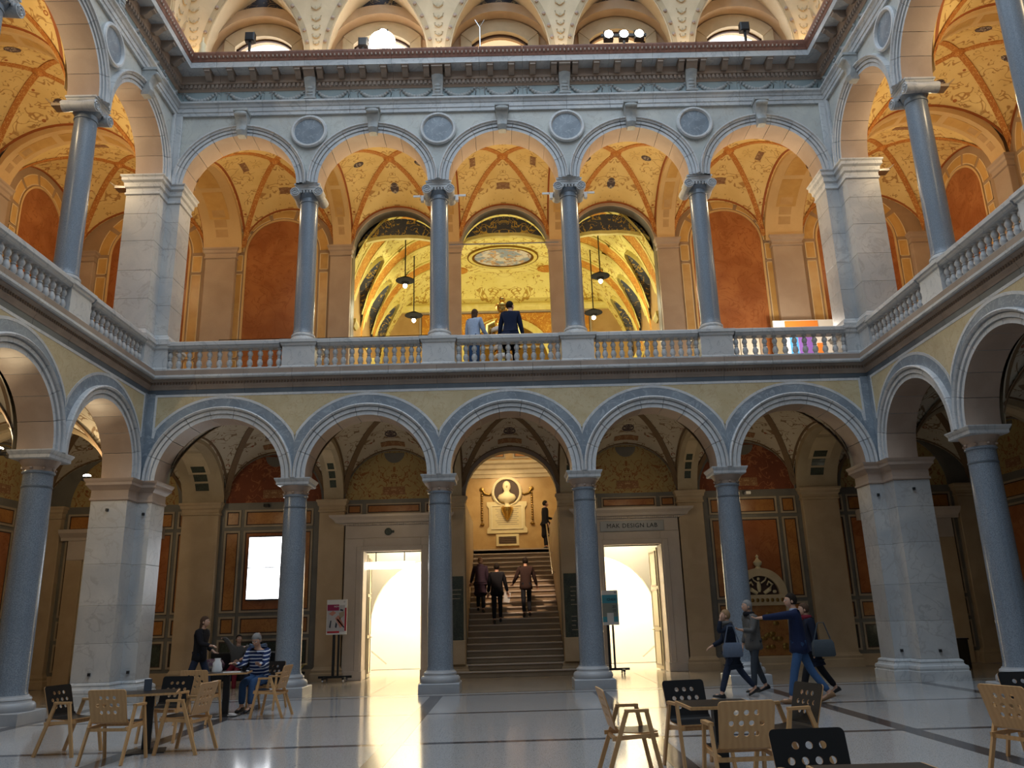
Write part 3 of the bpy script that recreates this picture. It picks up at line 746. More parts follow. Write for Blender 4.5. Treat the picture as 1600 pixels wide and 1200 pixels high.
def pilaster(parent, c, w, y, up, mat):
    z0 = 7.52 if up else 0
    zc = 12.70 if up else 4.62
    pl = ob('pilaster', M().cbox(c-w/2, c+w/2, y-.2, y, z0+.3, zc), mat, parent)
    pts = [(c-w/2, y-.2, -1, -1), (c+w/2, y-.2, 1, -1), (c+w/2, y, 1, 0), (c-w/2, y, -1, 0)]
    ob('pilaster_base', M().stack(pts, [(.09, z0), (.09, z0+.2), (.06, z0+.23), (.07, z0+.29), (.03, z0+.33), (0, z0+.38)]), mat, pl)
    ob('pilaster_capital', M().stack(pts, [(0, zc), (.03, zc+.02), (.03, zc+.06), (.01, zc+.08), (.015, zc+.16), (.05, zc+.2), (.06, zc+.27), (.09, zc+.31), (.09, zc+.36)]), mat, pl)
    return pl
def lunette(parent, c, zs, R, y, mat):
    n = 20; P = [(c+R*cos(pi*i/n), y-.01, zs+R*sin(pi*i/n)) for i in range(n+1)]; K = len(P)
    mb = M(); mb.add(P+[(a, y, z) for a, _, z in P], [tuple(range(K))]+[(i, (i+1) % K, K+(i+1) % K, K+i) for i in range(K)])
    me = [(x-c, yy, z-zs) for x, yy, z in mb.v]; mb.v = me
    o = ob('lunette', mb, mat, parent, (c, 0, zs))
    mb = M(); ringband(mb, 0, 0, R-.02, R+.14, -99, 99, y-.03, .03); ob('lunette_border', mb, 'wallgr', o, smooth=30)
    ob('lunette_cartouche', M().box(-.32, .32, y-.03, y, .12, .36), 'cart', o)
    if 1:
        mb = M(); ringband(mb, 0, R-.08, 0.02, .3, -99, 99, y-.025, .02, 0, 14, pi, 2*pi); ob('lunette_shell', mb, 'wallgr', o)
    return o

gw = M()
DH, DZ = .84, 3.47
def wallbox(x0, x1, z0, z1): gw.box(x0, x1, GW, GW+.45, z0, z1)
# lower storey: solid except the two doorways and the staircase arch
wallbox(-14, -B-DH, 0, 7.2); wallbox(-B+DH, -1.75, 0, 7.2); wallbox(1.75, B-DH, 0, 7.2); wallbox(B+DH, 14, 0, 7.2)
wallbox(-B-DH, -B+DH, DZ, 7.2); wallbox(B-DH, B+DH, DZ, 7.2)
gw.box(-1.75, -1.36, GW, GW+.45, 0, 4.96); gw.box(1.36, 1.75, GW, GW+.45, 0, 4.96)
arch_plate(gw, 0, 1.36, -1.75, 1.75, 4.98, 4.96, 7.2, GW, GW+.45)
# upper storey: three open arches into the hall
wallbox(-14, -5.16, 7.2, 16.6); wallbox(5.16, 14, 7.2, 16.6)
for k in (-1, 0, 1):
    c = k*B; gw.box(c-1.72, c-1.42, GW, GW+.45, 7.2, 12.95); gw.box(c+1.42, c+1.72, GW, GW+.45, 7.2, 12.95)
    arch_plate(gw, c, 1.42, c-1.72, c+1.72, 12.95, 12.95, 16.6, GW, GW+.45)
wg = S(ob('wall_gallery_back', gw, 'wallgr'))
for a_, b_ in ((-13.6, -5.1), (5.1, 13.6)): ob('upper_wall_field', M().box(a_, b_, GW-.004, GW, 7.5, 16), 'wfield', wg)
for k in (-1, 0, 1):                                                # arch rings facing the gallery
    c = k*B
    mb = M(); ringband(mb, c, 12.95, 1.40, 1.68, c-1.47, c+1.47, GW-.05, .06); ob('arch_ring', mb, 'rose', wg, smooth=30)
    mb = M(); ringband(mb, c, 12.95, 1.60, 1.66, c-1.47, c+1.47, GW-.065, .03); ob('arch_line', mb, 'redline', wg, smooth=30)
mb = M(); ringband(mb, 0, 4.98, 1.34, 1.47, -99, 99, GW-.06, .07); ob('arch_ring', mb, 'brownst', wg, smooth=30)
for x in (-5.2, -1.73, 1.73, 5.2): pilaster(wg, x, .72, GW, 0, 'cream'); pilaster(wg, x, .66, GW, 1, 'rose')
for x in (-9.0, 9.0): pilaster(wg, x, 1.05, GW, 0, 'cream'); pilaster(wg, x, .95, GW, 1, 'rose')
for x in (-13.3, 13.3): pilaster(wg, x, .6, GW, 0, 'cream'); pilaster(wg, x, .6, GW, 1, 'rose')
for s_ in (-1, 1):
    panel_bay(wg, s_*7.05, 1.28, GW); lunette(wg, s_*6.95, 4.98, 1.42, GW, 'fr_red')
    panel_bay(wg, s_*11.35, 2.1, GW); lunette(wg, s_*11.3, 4.98, 1.6, GW, 'fr_lun')
    arch_panel(wg, s_*7.12, 1.12, GW, 9.1, 12.95)
    arch_panel(wg, s_*11.3, 1.25, GW, 9.1, 12.95, wR=1.68)
    lunette(wg, s_*B, 4.98, 1.45, GW, 'fr_lun')
    for a, b in ((-1.36, -.92), (-.8, .8), (.92, 1.36)): framed_panel(wg, s_*B+a, s_*B+b, 4.55, 4.86, GW, 'porange', .04)
    for q in (-1.5, 1.5):
        if s_*q > 0:
            for z0, z1, m_ in ((1.7, 4.3, 'pred'), (1.2, 1.6, 'porange'), (.35, 1.1, 'pgreen')): framed_panel(wg, s_*B+q-.05, s_*B+q+.09, z0, z1, GW-.0, m_, .025)
bb = S(ob('baseboard_back', M().box(-13.6, -4.85, GW-.06, GW, 0, .32).box(4.85, 13.6, GW-.06, GW, 0, .32), 'cream'))

# side gallery walls
for side, s_ in (('left', -1), ('right', 1)):
    (lx, ly, lz), rz = SIDES[side]
    w2 = S(ob('wall_gallery_'+side, M().box(*sorted((s_*(-GW), s_*13)), GW, GW+.4, 0, 16.6), 'wallgr', None, (lx, ly, 0), (0, 0, rz)))
    ob('upper_wall_field', M().box(*sorted((s_*(-GW), s_*13)), GW-.004, GW, 7.5, 16), 'wfield', w2)
    for x in (0, 3.9, 7.34, 10.78):
        pilaster(w2, s_*x, .72, GW, 0, 'cream'); pilaster(w2, s_*x, .66, GW, 1, 'rose')
    for k, c in enumerate((-2.2, 1.95, 5.62, 9.06)):
        panel_bay(w2, s_*c, 1.25, GW); lunette(w2, s_*c, 4.98, 1.42, GW, 'fr_lun')
        arch_panel(w2, s_*c, 1.05, GW, 9.1, 12.95)
    # stone door case with a cornice on the ground floor, second bay
    def doorcase(px, nm, lbl, z0=0, hh=4.0, half=1.25):
        e = empty(nm, lbl, 'doorcase', world(side, s_*px, GW, z0), rz)
        ob('jamb', M().cbox(-half, -half+.45, -.16, 0, 0, hh-.55), 'cream', e); ob('jamb', M().cbox(half-.45, half, -.16, 0, 0, hh-.55), 'cream', e)
        ob('lintel', M().cbox(-half, half, -.16, 0, hh-.55, hh), 'doorst', e)
        ob('cornice', M().loops([[(q, y, z) for y, z in [(0, hh), (-.18, hh), (-.2, hh+.08), (-.36, hh+.2), (-.4, hh+.3), (0, hh+.3)]] for q in (-half-.2, half+.2)]), 'doorst', e)
        ob('door_leaf', M().box(-half+.45, half-.45, -.06, 0, 0, hh-.55), 'doorw', e)
        return e
    doorcase(5.7, 'stone_doorcase', f'stone doorcase with jutting cornice on the {side} side wall behind the first side column')
    dd = doorcase(0, 'stone_doorcase', f'stone doorcase with jutting cornice behind the {side} corner pier'); dd.location = (s_*11.5, GW, 0); dd.rotation_euler = (0, 0, 0)
    e = empty('wall_monument', f'stone wall monument with a pediment and bust on the upper {side} gallery wall', 'monument', world(side, s_*5.5, GW, 9.3), rz)
    ob('shelf', M().stack([(-1.0, -.3, -1, -1), (1.0, -.3, 1, -1), (1.0, 0, 1, 0), (-1.0, 0, -1, 0)], [(-.1, 0), (0, .1), (.05, .2), (.05, .3)]), 'rose', e)
    ob('aedicule', M().cbox(-.75, .75, -.22, 0, .3, 1.5), 'rose', e); ob('tablet', M().cbox(-.5, .5, -.26, -.22, .45, 1.3), 'pgreen', e)
    ob('pediment', M().loops([[(q*.9, -.3+abs(q)*0, 1.5), (q*.9, 0, 1.5), (q*.9, 0, 1.62), (q*.9, -.3, 1.62)] for q in (-1, 1)]), 'rose', e)
    ob('bust', M().lathe([(.14, 1.62), (.10, 1.72), (.16, 1.8), (.26, 1.92), (.24, 2.02), (.09, 2.1), (.09, 2.16), (.13, 2.24), (.14, 2.34), (.09, 2.46), (.02, 2.5)], n=16), 'statue', e, (0, -.14, 0), smooth=50)
S(ob('wall_front', M().box(-14, 14, -25.6, -25.2, 0, 20), 'marble'))
for s_ in (-1, 1): S(ob('wall_near_'+('left' if s_ < 0 else 'right'), M().box(*sorted((s_*8.8, s_*9.6)), -25.2, -10.8, 0, 7.5).box(*sorted((s_*8.8, s_*9.6)), -25.2, -10.8, 7.5, 16.2), 'marble'))

# ================================================================== ATTIC COVE above the cornice
wa = M()
for k in range(-3, 4):
    c = k*B; hwid = .83; x0, x1 = c-B/2, c+B/2
    wa.box(x0, c-hwid, .75, 1.05, 16.3, 17.71); wa.box(c+hwid, x1, .75, 1.05, 16.3, 17.71)
    arch_plate(wa, c, 1.12, x0, x1, 16.96, 17.71, 20.2, .75, 1.05, 0, 20, True)
attic = S(ob('wall_attic', wa, 'covew'))
for k in range(-3, 4):
    c = k*B
    g_ = S(ob('window_%d' % (k+4), M().box(c-1.0, c+1.0, 1.1, 1.14, 16.35, 18.5), 'sky' if k in (-2, 2, -1) else 'skyw'))
    mb = M(); L = []
    for i in range(17):
        a = pi*(.235+.53*i/16); L.append([(c+r*cos(a), y, 16.96+r*sin(a)) for r, y in ((1.11, .64), (1.52, .64), (1.52, .77), (1.11, .77))])
    mb.loops(L); mb.box(c-1.14, c-.82, .655, .77, 16.3, 17.95); mb.box(c+.82, c+1.14, .655, .77, 16.3, 17.95)
    ob('window_surround', mb, 'coveo', attic, smooth=30)
    mb = M(); ringband(mb, c, 16.96, 1.06, 1.125, -99, 99, .8, .06, 0, 12, pi*.235, pi*.765); mb.box(c-.85, c-.79, .8, .86, 16.3, 17.75); mb.box(c+.79, c+.85, .8, .86, 16.3, 17.75)
    ob('window_frame', mb, 'edge', g_)
    mb = M(); ringband(mb, c, 16.96, 1.56, 1.86, c-1.7, c+1.7, .34, .42); ob('lunette_arch', mb, 'covew', attic, smooth=30)
    mb = M(); ringband(mb, c, 16.96, 1.86, 3.0, c-1.7, c+1.7, .42, .2); ob('navy_spandrel', mb, 'fr_navy', attic, smooth=30)
def fan(x, name_parent, rz=0, y=0):
    """painted pendentive that fans out from the cornice into the cove"""
    H = 2.9; n = 14; w0 = .31
    def wd(t): return w0+1.4*t**2.7
    def fy(t): return -.02-1.2*(1-sqrt(max(0, 1-(t*.9)**2)))
    L = []
    for i in range(n+1):
        t = i/n; w = wd(t); yy = fy(t); L.append([(-w, yy, H*t), (w, yy, H*t), (max(.1, w-.12), .45, H*t), (-max(.1, w-.12), .45, H*t)])
    o = ob('pendentive', M().loops(L), 'cove', name_parent, (x, y, 16.31), (0, 0, rz), smooth=30)
    for s_ in (-1, 1):                                               # ochre border band with studs
        L = []
        for i in range(n+1):
            t = .12+.88*i/n; w = wd(t); L.append([(s_*(w-.04), fy(t)-.02, H*t), (s_*(w-.15-.1*t), fy(t)-.02, H*t), (s_*(w-.15-.1*t), fy(t)+.01, H*t), (s_*(w-.04), fy(t)+.01, H*t)])
        ob('border_band', M().loops(L), 'coveo', o, smooth=30)
        mb = M()
        for t in (.2, .32, .44, .56, .68):
            w = wd(t)-.11-.05*t; mb.lathe([(.055, 0), (.05, -.03), (.01, -.045)], ax='y', c=(s_*w, fy(t)-.02, H*t), n=10)
        ob('studs', mb, 'soffst', o, kind='stuff')
    mb = M()                                                        # relief sprigs up the middle
    for t, s_ in ((.05, .35), (.15, .5), (.22, .6), (.30, .7), (.37, .9), (.46, .9), (.55, 1.1), (.66, 1.2), (.76, 1.3)):
        z = H*t; yy = fy(t)-.012
        mb.ell((0, yy, z), .035*s_, .02, .06*s_, 8, 5)
        for q in (-1, 1):
            mb.tube([(q*.02*s_, yy, z-.04*s_), (q*.10*s_, yy-.008, z+.02*s_), (q*.13*s_, yy-.008, z+.10*s_), (q*.08*s_, yy, z+.12*s_)], [.012*s_, .02*s_, .016*s_, .008], 6)
    ob('sprig_relief', mb, 'coveo', o, kind='stuff')
    return o
for i in range(-2, 4):
    x = (i-.5)*B; fan(x, attic)
for s_ in (-1, 1):
    sa = S(ob('wall_attic_'+('left' if s_ < 0 else 'right'), M().box(*sorted((s_*9.9, s_*10.3)), -24, .95, 16.3, 20.2), 'covew'))
    for y in (-.6, -3.9, -7.34, -10.78): fan(s_*9.0, sa, -s_*pi/2, y)

# ================================================================== ROOMS BEHIND: staircase, hall, lit side rooms
st = empty('staircase', 'broad stone staircase rising from the court to a landing under a bust', 'staircase', (0, 4.0, 0))
NS, RI, TR = 23, .17, .29
for k in range(1, NS+1):
    w = 1.84 if k <= 2 else 1.37
    mb = M(); y0 = TR*(k-1); d = TR+.06 if k < NS else .5
    mb.cbox(-w, w, y0, y0+d, RI*(k-1)+.0, RI*k-.035, .004); s0 = ob('stair_step', mb, 'stairst', st)
    ob('nosing', M().cbox(-w, w, y0-.05, y0+.05, RI*k-.045, RI*k+.001, .008), 'doorst', s0)
ob('flight_slab', M().loops([[(-1.37, y, z) for y, z in ((.6, 0), (6.3, 3.4), (6.3, 0))], [(1.37, y, z) for y, z in ((.6, 0), (6.3, 3.4), (6.3, 0))]]), 'stairst', st)
ob('landing', M().box(-5.2, 5.2, 6.38, 8.6, 3.5, NS*RI), 'stairst', st)
for s_ in (-1, 1):
    ob('foot_block', M().cbox(*sorted((s_*1.36, s_*1.86)), .08, .6, RI*2, .98, .02), 'cream', st)
    ob('cheek_wall', M().box(*sorted((s_*1.38, s_*1.72)), .9, 6.4, 0, 4.9 if s_ < 0 else 4.7), 'cream', st)
    if s_ < 0: continue
    ob('handrail', M().tube([(s_*1.28, 3.3, 2.84), (s_*1.28, 6.3, 4.75), (s_*1.28, 6.7, 4.8)], .028, 8), 'chrome', st, smooth=40)
    for t in (.5, .7, .9): ob('rail_bracket', M().tube([(s_*1.28, .8+5.5*t, 1.22+3.5*t), (s_*1.38, .8+5.5*t, 1.15+3.5*t)], .015, 6), 'chrome', st)
HY = 12.55
hw_ = M(); hw_.box(-5.5, 5.5, HY, HY+.3, 3.5, 16.5); hw_.box(-5.6, -5.2, 4.9, HY, 3.5, 16.5); hw_.box(5.2, 5.6, 4.9, HY, 3.5, 16.5)
wh = S(ob('wall_stair_hall', hw_, 'hallwall'))
t3 = S(ob('trim_3', M().loops([[(q, y, z) for y, z in [(HY, 6.85), (HY-.05, 6.85), (HY-.07, 6.98), (HY-.12, 7.0), (HY-.12, 7.15), (HY-.2, 7.2), (HY-.22, 7.34), (HY-.3, 7.4), (HY-.3, 7.5), (HY, 7.5)]] for q in (-5.2, 5.2)]), 'coveo'))
for a, b in ((-3.2, -2.2), (-2.0, -1.0), (-.8, -.15), (.15, .8), (1.0, 2.0), (2.2, 3.2)): framed_panel(wh, a, b, 7.62, 8.5, HY, 'porange', .06)
framed_panel(wh, -3.6, 3.6, 12.25, 13.9, HY, 'fr_or', .08)
mb = M(); ringband(mb, 0, 11.55, 1.75, 2.05, -99, 99, HY-.07, .07); ob('arch_ring', mb, 'hallrib', wh, smooth=30)
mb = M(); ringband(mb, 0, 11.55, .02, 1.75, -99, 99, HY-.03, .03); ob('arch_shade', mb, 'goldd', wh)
for s_ in (-1, 1): ob('medallion', M().box(s_*2.7-.33, s_*2.7+.33, HY-.05, HY, 12.85, 13.15), 'fr_blue', wh)
S(ob('trim_4', M().loops([[(q, y, z) for y, z in [(HY, 13.9), (HY-.12, 13.9), (HY-.16, 14.0), (HY-.24, 14.06), (HY-.24, 14.14), (HY, 14.14)]] for q in (-5.2, 5.2)]), 'hallrib'))
# bust niche and memorial tablet
e = empty('memorial_bust', 'pale marble bust in a round frame above the memorial tablet on the stair wall', 'bust', (-.13, HY, 6.28))
ob('round_frame', M().lathe([(.60, 0), (.60, -.09), (.55, -.14), (.50, -.12), (.49, -.02)], ax='y', n=28, caps=False), 'statue', e, smooth=40)
ob('niche', M().lathe([(.5, 0), (.5, -.02), (.02, -.025)], ax='y', n=28), 'edge', e)
mb = M(); mb.lathe([(.13, -.62), (.09, -.5), (.10, -.44), (.30, -.36), (.36, -.24), (.30, -.12), (.14, -.05), (.10, .02), (.14, .10), (.16, .2), (.14, .32), (.07, .4), (.01, .42)], n=18); mb.v = [(x, y*.55-.16, z) for x, y, z in mb.v]
mb.ell((0, -.27, .2), .035, .05, .05, 8, 5)
ob('bust', mb, 'statue', e, smooth=50)
ob('bracket', M().lathe([(.01, -1.12), (.10, -1.02), (.14, -.92), (.20, -.8), (.24, -.68), (.24, -.62)], n=14), 'gold', e, (0, -.16, 0), smooth=40)
e = empty('memorial_tablet', 'pale marble memorial tablet with a moulded frame and a dark vent below', 'tablet', (-.14, HY, 5.3))
pts = [(-.78, -.62), (.78, -.62), (.78, -.45), (.70, -.35), (.70, .35), (.78, .45), (.78, .6), (-.78, .6), (-.78, .45), (-.70, .35), (-.70, -.35), (-.78, -.45)]
ob('slab', M().loops([[(x, y, z) for x, z in pts] for y in (0, -.08)]), 'plaque', e)
mb = M()
for a, b, c, d in ((-.62, .62, .42, .47), (-.62, .62, -.47, -.42), (-.62, -.57, -.42, .42), (.57, .62, -.42, .42)): mb.box(a, b, -.11, -.08, c, d)
ob('frame', mb, 'statue', e)
mb = M()
for i in range(9): mb.box(-.45+.05*(i % 3), .45-.06*(i % 2), -.083, -.08, .30-.075*i, .325-.075*i)
ob('inscription_lines', mb, 'pframe', e, kind='stuff')
mb = M(); mb.box(-.44, .44, -.1, 0, -1.1, -.66); ob('vent_surround', mb, 'plaque', e); mb = M()
for i in range(8): mb.box(-.34, .34, -.115, -.1, -1.02+.035*i, -1.0+.035*i)
ob('vent_grille', mb, 'edge', e, kind='stuff')
for s_ in (-1, 1):
    e = empty('wall_garland', 'gilt festoon and hanging drop on the stair wall %s the memorial tablet' % ('left of' if s_ < 0 else 'right of'), 'garland', (-.13+s_*.98, HY, 6.4))
    mb = M()
    for k in range(12): mb.ell((0, -.04, -.15-.095*k), .045, .035, .05, 8, 5)
    mb.ell((0, -.05, -1.36), .09, .06, .07, 8, 5); ob('drop', mb, 'goldd', e, smooth=60)
    ob('festoon', M().tube([(0, -.05, 0), (-s_*.12, -.05, -.17), (-s_*.3, -.05, -.22), (-s_*.46, -.05, -.12)], .04, 7), 'goldd', e, smooth=60)
    ob('rosette', M().lathe([(.10, 0), (.08, -.05), (.01, -.07)], ax='y', n=12), 'goldd', e, smooth=40)

# painted vault of the hall
def hz(x, y):
    a = abs(x)
    f = 15.1 if a < 2.2 else 11.0+4.1*sqrt(max(0, 1-((a-2.2)/3.0)**2))
    yc = min((7.0, 9.1, 11.2), key=lambda q: abs(q-y)); v = (y-yc)/1.0
    g_ = 11.0+(5.2-a)*.45+2.5*sqrt(max(0, 1-v*v)) if a > 2.2 else 0
    e_ = 14.1+1.0*sqrt(max(0, 1-((y-10.9)/1.65)**2)) if y > 10.9 else 99
    return min(max(f, g_), max(e_, 0) if e_ < 99 else 99), g_ > f
NX, NY = 120, 100
xs = [-5.2+10.4*i/NX for i in range(NX+1)]; ys = [4.92+(HY-4.92)*j/NY for j in range(NY+1)]
mb = M(); mb.v = [(x, y, hz(x, y)[0]) for y in ys for x in xs]
for j in range(NY):
    for i in range(NX):
        xm, ym = (xs[i]+xs[i+1])/2, (ys[j]+ys[j+1])/2
        mb.f.append((j*(NX+1)+i, j*(NX+1)+i+1, (j+1)*(NX+1)+i+1, (j+1)*(NX+1)+i)); mb.mi.append(1 if hz(xm, ym)[1] else 2 if abs(xm) > 2.7 and ym < 11.6 and min(abs(ym-q) for q in (5.9, 8.05, 10.15)) < .36 else 0)
mb.v = [(x, y-8.7, z-11) for x, y, z in mb.v]
hc_ = S(ob('ceiling_hall', mb, ['fr_hall', 'fr_blue', 'fr_or'], None, (0, 8.7, 11), smooth=40))
def hstrip(P, w, nm='hall_rib', mat='hallrib', dz=.04):
    L = []
    for i, p in enumerate(P):
        t = Vector(P[min(i+1, len(P)-1)])-Vector(P[max(i-1, 0)]); up = Vector((0, 0, 1))
        a = t.cross(Vector((0 if abs(p[0]) < 2.3 else -1*(1 if p[0] > 0 else -1), 0, .8))).normalized()*w/2; p = Vector(p)-Vector((0, 8.7, 11))-Vector((0, 0, dz))
        L.append([p-a, p+a, p+a+Vector((0, 0, dz)), p-a+Vector((0, 0, dz))])
    ob(nm, M().loops(L), mat, hc_, smooth=40)
for s_ in (-1, 1):
    for yc in (7.0, 9.1, 11.2):
        P = []
        for k in range(25):
            v = -.98+1.96*k/24; y = yc+1.0*v; a, b = 2.2, 5.2
            for _ in range(24):
                m_ = (a+b)/2
                f = 11.0+4.1*sqrt(max(0, 1-((m_-2.2)/3.0)**2)); g_ = 11.0+(5.2-m_)*.45+2.5*sqrt(max(0, 1-v*v))
                if g_ > f: b = m_
                else: a = m_
            P.append((s_*a, y, hz(a-.02, y)[0]))
        hstrip(P, .26)
    for y in (5.5, 6.3, 7.65, 8.45, 9.75, 10.55): hstrip([(s_*(5.1-2.9*k/16), y, 11.0+4.1*sqrt(max(0, 1-((5.1-2.9*k/16-2.2)/3.0)**2))) for k in range(17)], .13)
    hstrip([(s_*2.35, 4.95+.4*k, hz(2.35, 4.95+.4*k)[0]) for k in range(16)], .22)
    for y in (5.9, 8.05, 10.15, 12.3):
        ob('hall_pilaster', M().cbox(*sorted((s_*5.2, s_*5.05)), y-.22, y+.22, 7.5, 11.05), 'hallwall', wh)
        ob('hall_capital', M().stack([(s_*5.12, y-.22, s_, -1), (s_*5.0, y-.22, -s_, -1), (s_*5.0, y+.22, -s_, 1), (s_*5.12, y+.22, s_, 1)], [(.0, 10.85), (.08, 11.0), (.08, 11.1)]), 'hallrib', wh)
ov = M(); K = 36; c = (-.05, 9.75)
ov.add([(c[0]+1.12*cos(2*pi*k/K), c[1]+.82*sin(2*pi*k/K)-8.7, 4.07) for k in range(K)]+[(c[0]+1.12*cos(2*pi*k/K), c[1]+.82*sin(2*pi*k/K)-8.7, 4.1) for k in range(K)], [tuple(range(K))]+[(k, (k+1) % K, K+(k+1) % K, K+k) for k in range(K)])
g = G('painted_oval'); n1 = g.noise(2.6, 3, dist=.5); n2 = g.noise(3.4, 4, dist=1.2)
MT['oval'] = g.out(g.mix(g.ramp(n2, .52, .6), g.mix(g.ramp(n1, .42, .58), (.30, .36, .42), (.66, .62, .52)), g.mix(g.ramp(g.noise(9, 2), .4, .6), (.62, .40, .20), (.34, .22, .12))), .7, .2)
ob('ceiling_oval', ov, 'oval', hc_)
for r0, r1, mt in ((1.0, 1.08, 'goldd'), (1.08, 1.2, 'hallrib'), (1.2, 1.24, 'goldd')):
    mb = M(); mb.loops([[(c[0]+1.12*q*cos(2*pi*k/K), c[1]+.82*q*sin(2*pi*k/K)-8.7, z) for q, z in ((r0, 4.03), (r1, 4.03), (r1, 4.1), (r0, 4.1))] for k in range(K+1)]); ob('oval_frame', mb, mt, hc_, smooth=30)
for x in (-1.9, 1.75):
    mb = M(); mb.add([(x+.42*cos(2*pi*k/24), 2.25+.3*sin(2*pi*k/24), 4.04) for k in range(24)]+[(x+.42*cos(2*pi*k/24), 2.25+.3*sin(2*pi*k/24), 4.1) for k in range(24)], [tuple(range(24))]+[(k, (k+1) % 24, 24+(k+1) % 24, 24+k) for k in range(24)]); ob('ceiling_medallion', mb, 'fr_or', hc_)
for k in (-1, 0, 1):                                                # blue lunette hanging behind each upper arch
    c_ = k*B; mb = M(); L = []; P = []
    for i in range(21):
        x = -1.36+2.72*i/20; zt = 12.95+sqrt(1.46**2-x*x); zl = min(zt-.005, 13.86-.30*(x/1.36)**2-(.10 if 0 else .10*(1-abs(x)/1.36)))
        L.append([(c_+x, 5.12, zl), (c_+x, 5.18, zl), (c_+x, 5.18, zt), (c_+x, 5.12, zt)]); P.append((c_+x, 5.08, zl))
    ob('blue_tympanum', mb.loops(L), 'fr_blue', wh, smooth=40)
    mb = M(); mb.loops([[(p[0], 5.06, p[2]-.10), (p[0], 5.2, p[2]-.10), (p[0], 5.2, p[2]+.02), (p[0], 5.06, p[2]+.02)] for p in P]); ob('tympanum_rib', mb, 'hallrib', wh, smooth=40)
# pendant lamps
for i, (x, y, z, zt) in enumerate(((-3.5, 7.0, 13.0, 14.75), (-3.4, 8.8, 12.38, 14.9), (3.35, 7.0, 13.0, 14.75), (3.25, 8.8, 12.32, 14.9))):
    e = empty('pendant_lamp', f'black dish pendant lamp, the {"nearer" if i % 2 == 0 else "farther"} in the arch {"left of the woman" if i < 2 else "right of the man"}', 'lamp', (x, y, z), 0, 'pendant lamps in the painted hall')
    ob('shade', M().lathe([(.04, .14), (.10, .12), (.33, .0), (.335, -.02), (.14, -.08), (.09, -.16), (.07, -.16)], n=20), 'shade', e, smooth=40)
    ob('rod', M().tube([(0, 0, .12), (0, 0, zt-z)], .022, 6), 'blackm', e); ob('bulb', M().ell((0, 0, -.2), .075, .075, .09, 10, 7), 'bulb', e, smooth=60)
    point('pendant_light', (x, y, z-1.1), 100, (1, .95, .66), .1)
spot('hall_ceiling_fill', (-2.6, 9.3, 8.2), (-1.2, 9.6, 15), 350, (1, .95, .66), 130, .8, .3)  # pair of unseen fill spots added to brighten the painted ceiling
spot('hall_ceiling_fill', (2.6, 9.3, 8.2), (1.2, 9.6, 15), 350, (1, .95, .66), 130, .8, .3)
spot('bust_light', (-.1, 10.6, 7.3), (-.13, 12.5, 5.6), 170, (1, .76, .42), 85, .7, .1)
spot('stair_light', (-.2, 3.95, 6.0), (0, 7.5, 2.35), 900, (1, .70, .48), 30, .2, .06); point('stair_hall_fill', (0, 9.3, 7.2), 150, (1, .78, .48), .3)  # the point is general fill added for the stair, without a fixture
point('landing_light', (-3.5, 11.2, 6.6), 60, (1, .72, .4), .2); point('landing_light', (3.5, 11.2, 6.6), 60, (1, .72, .4), .2)

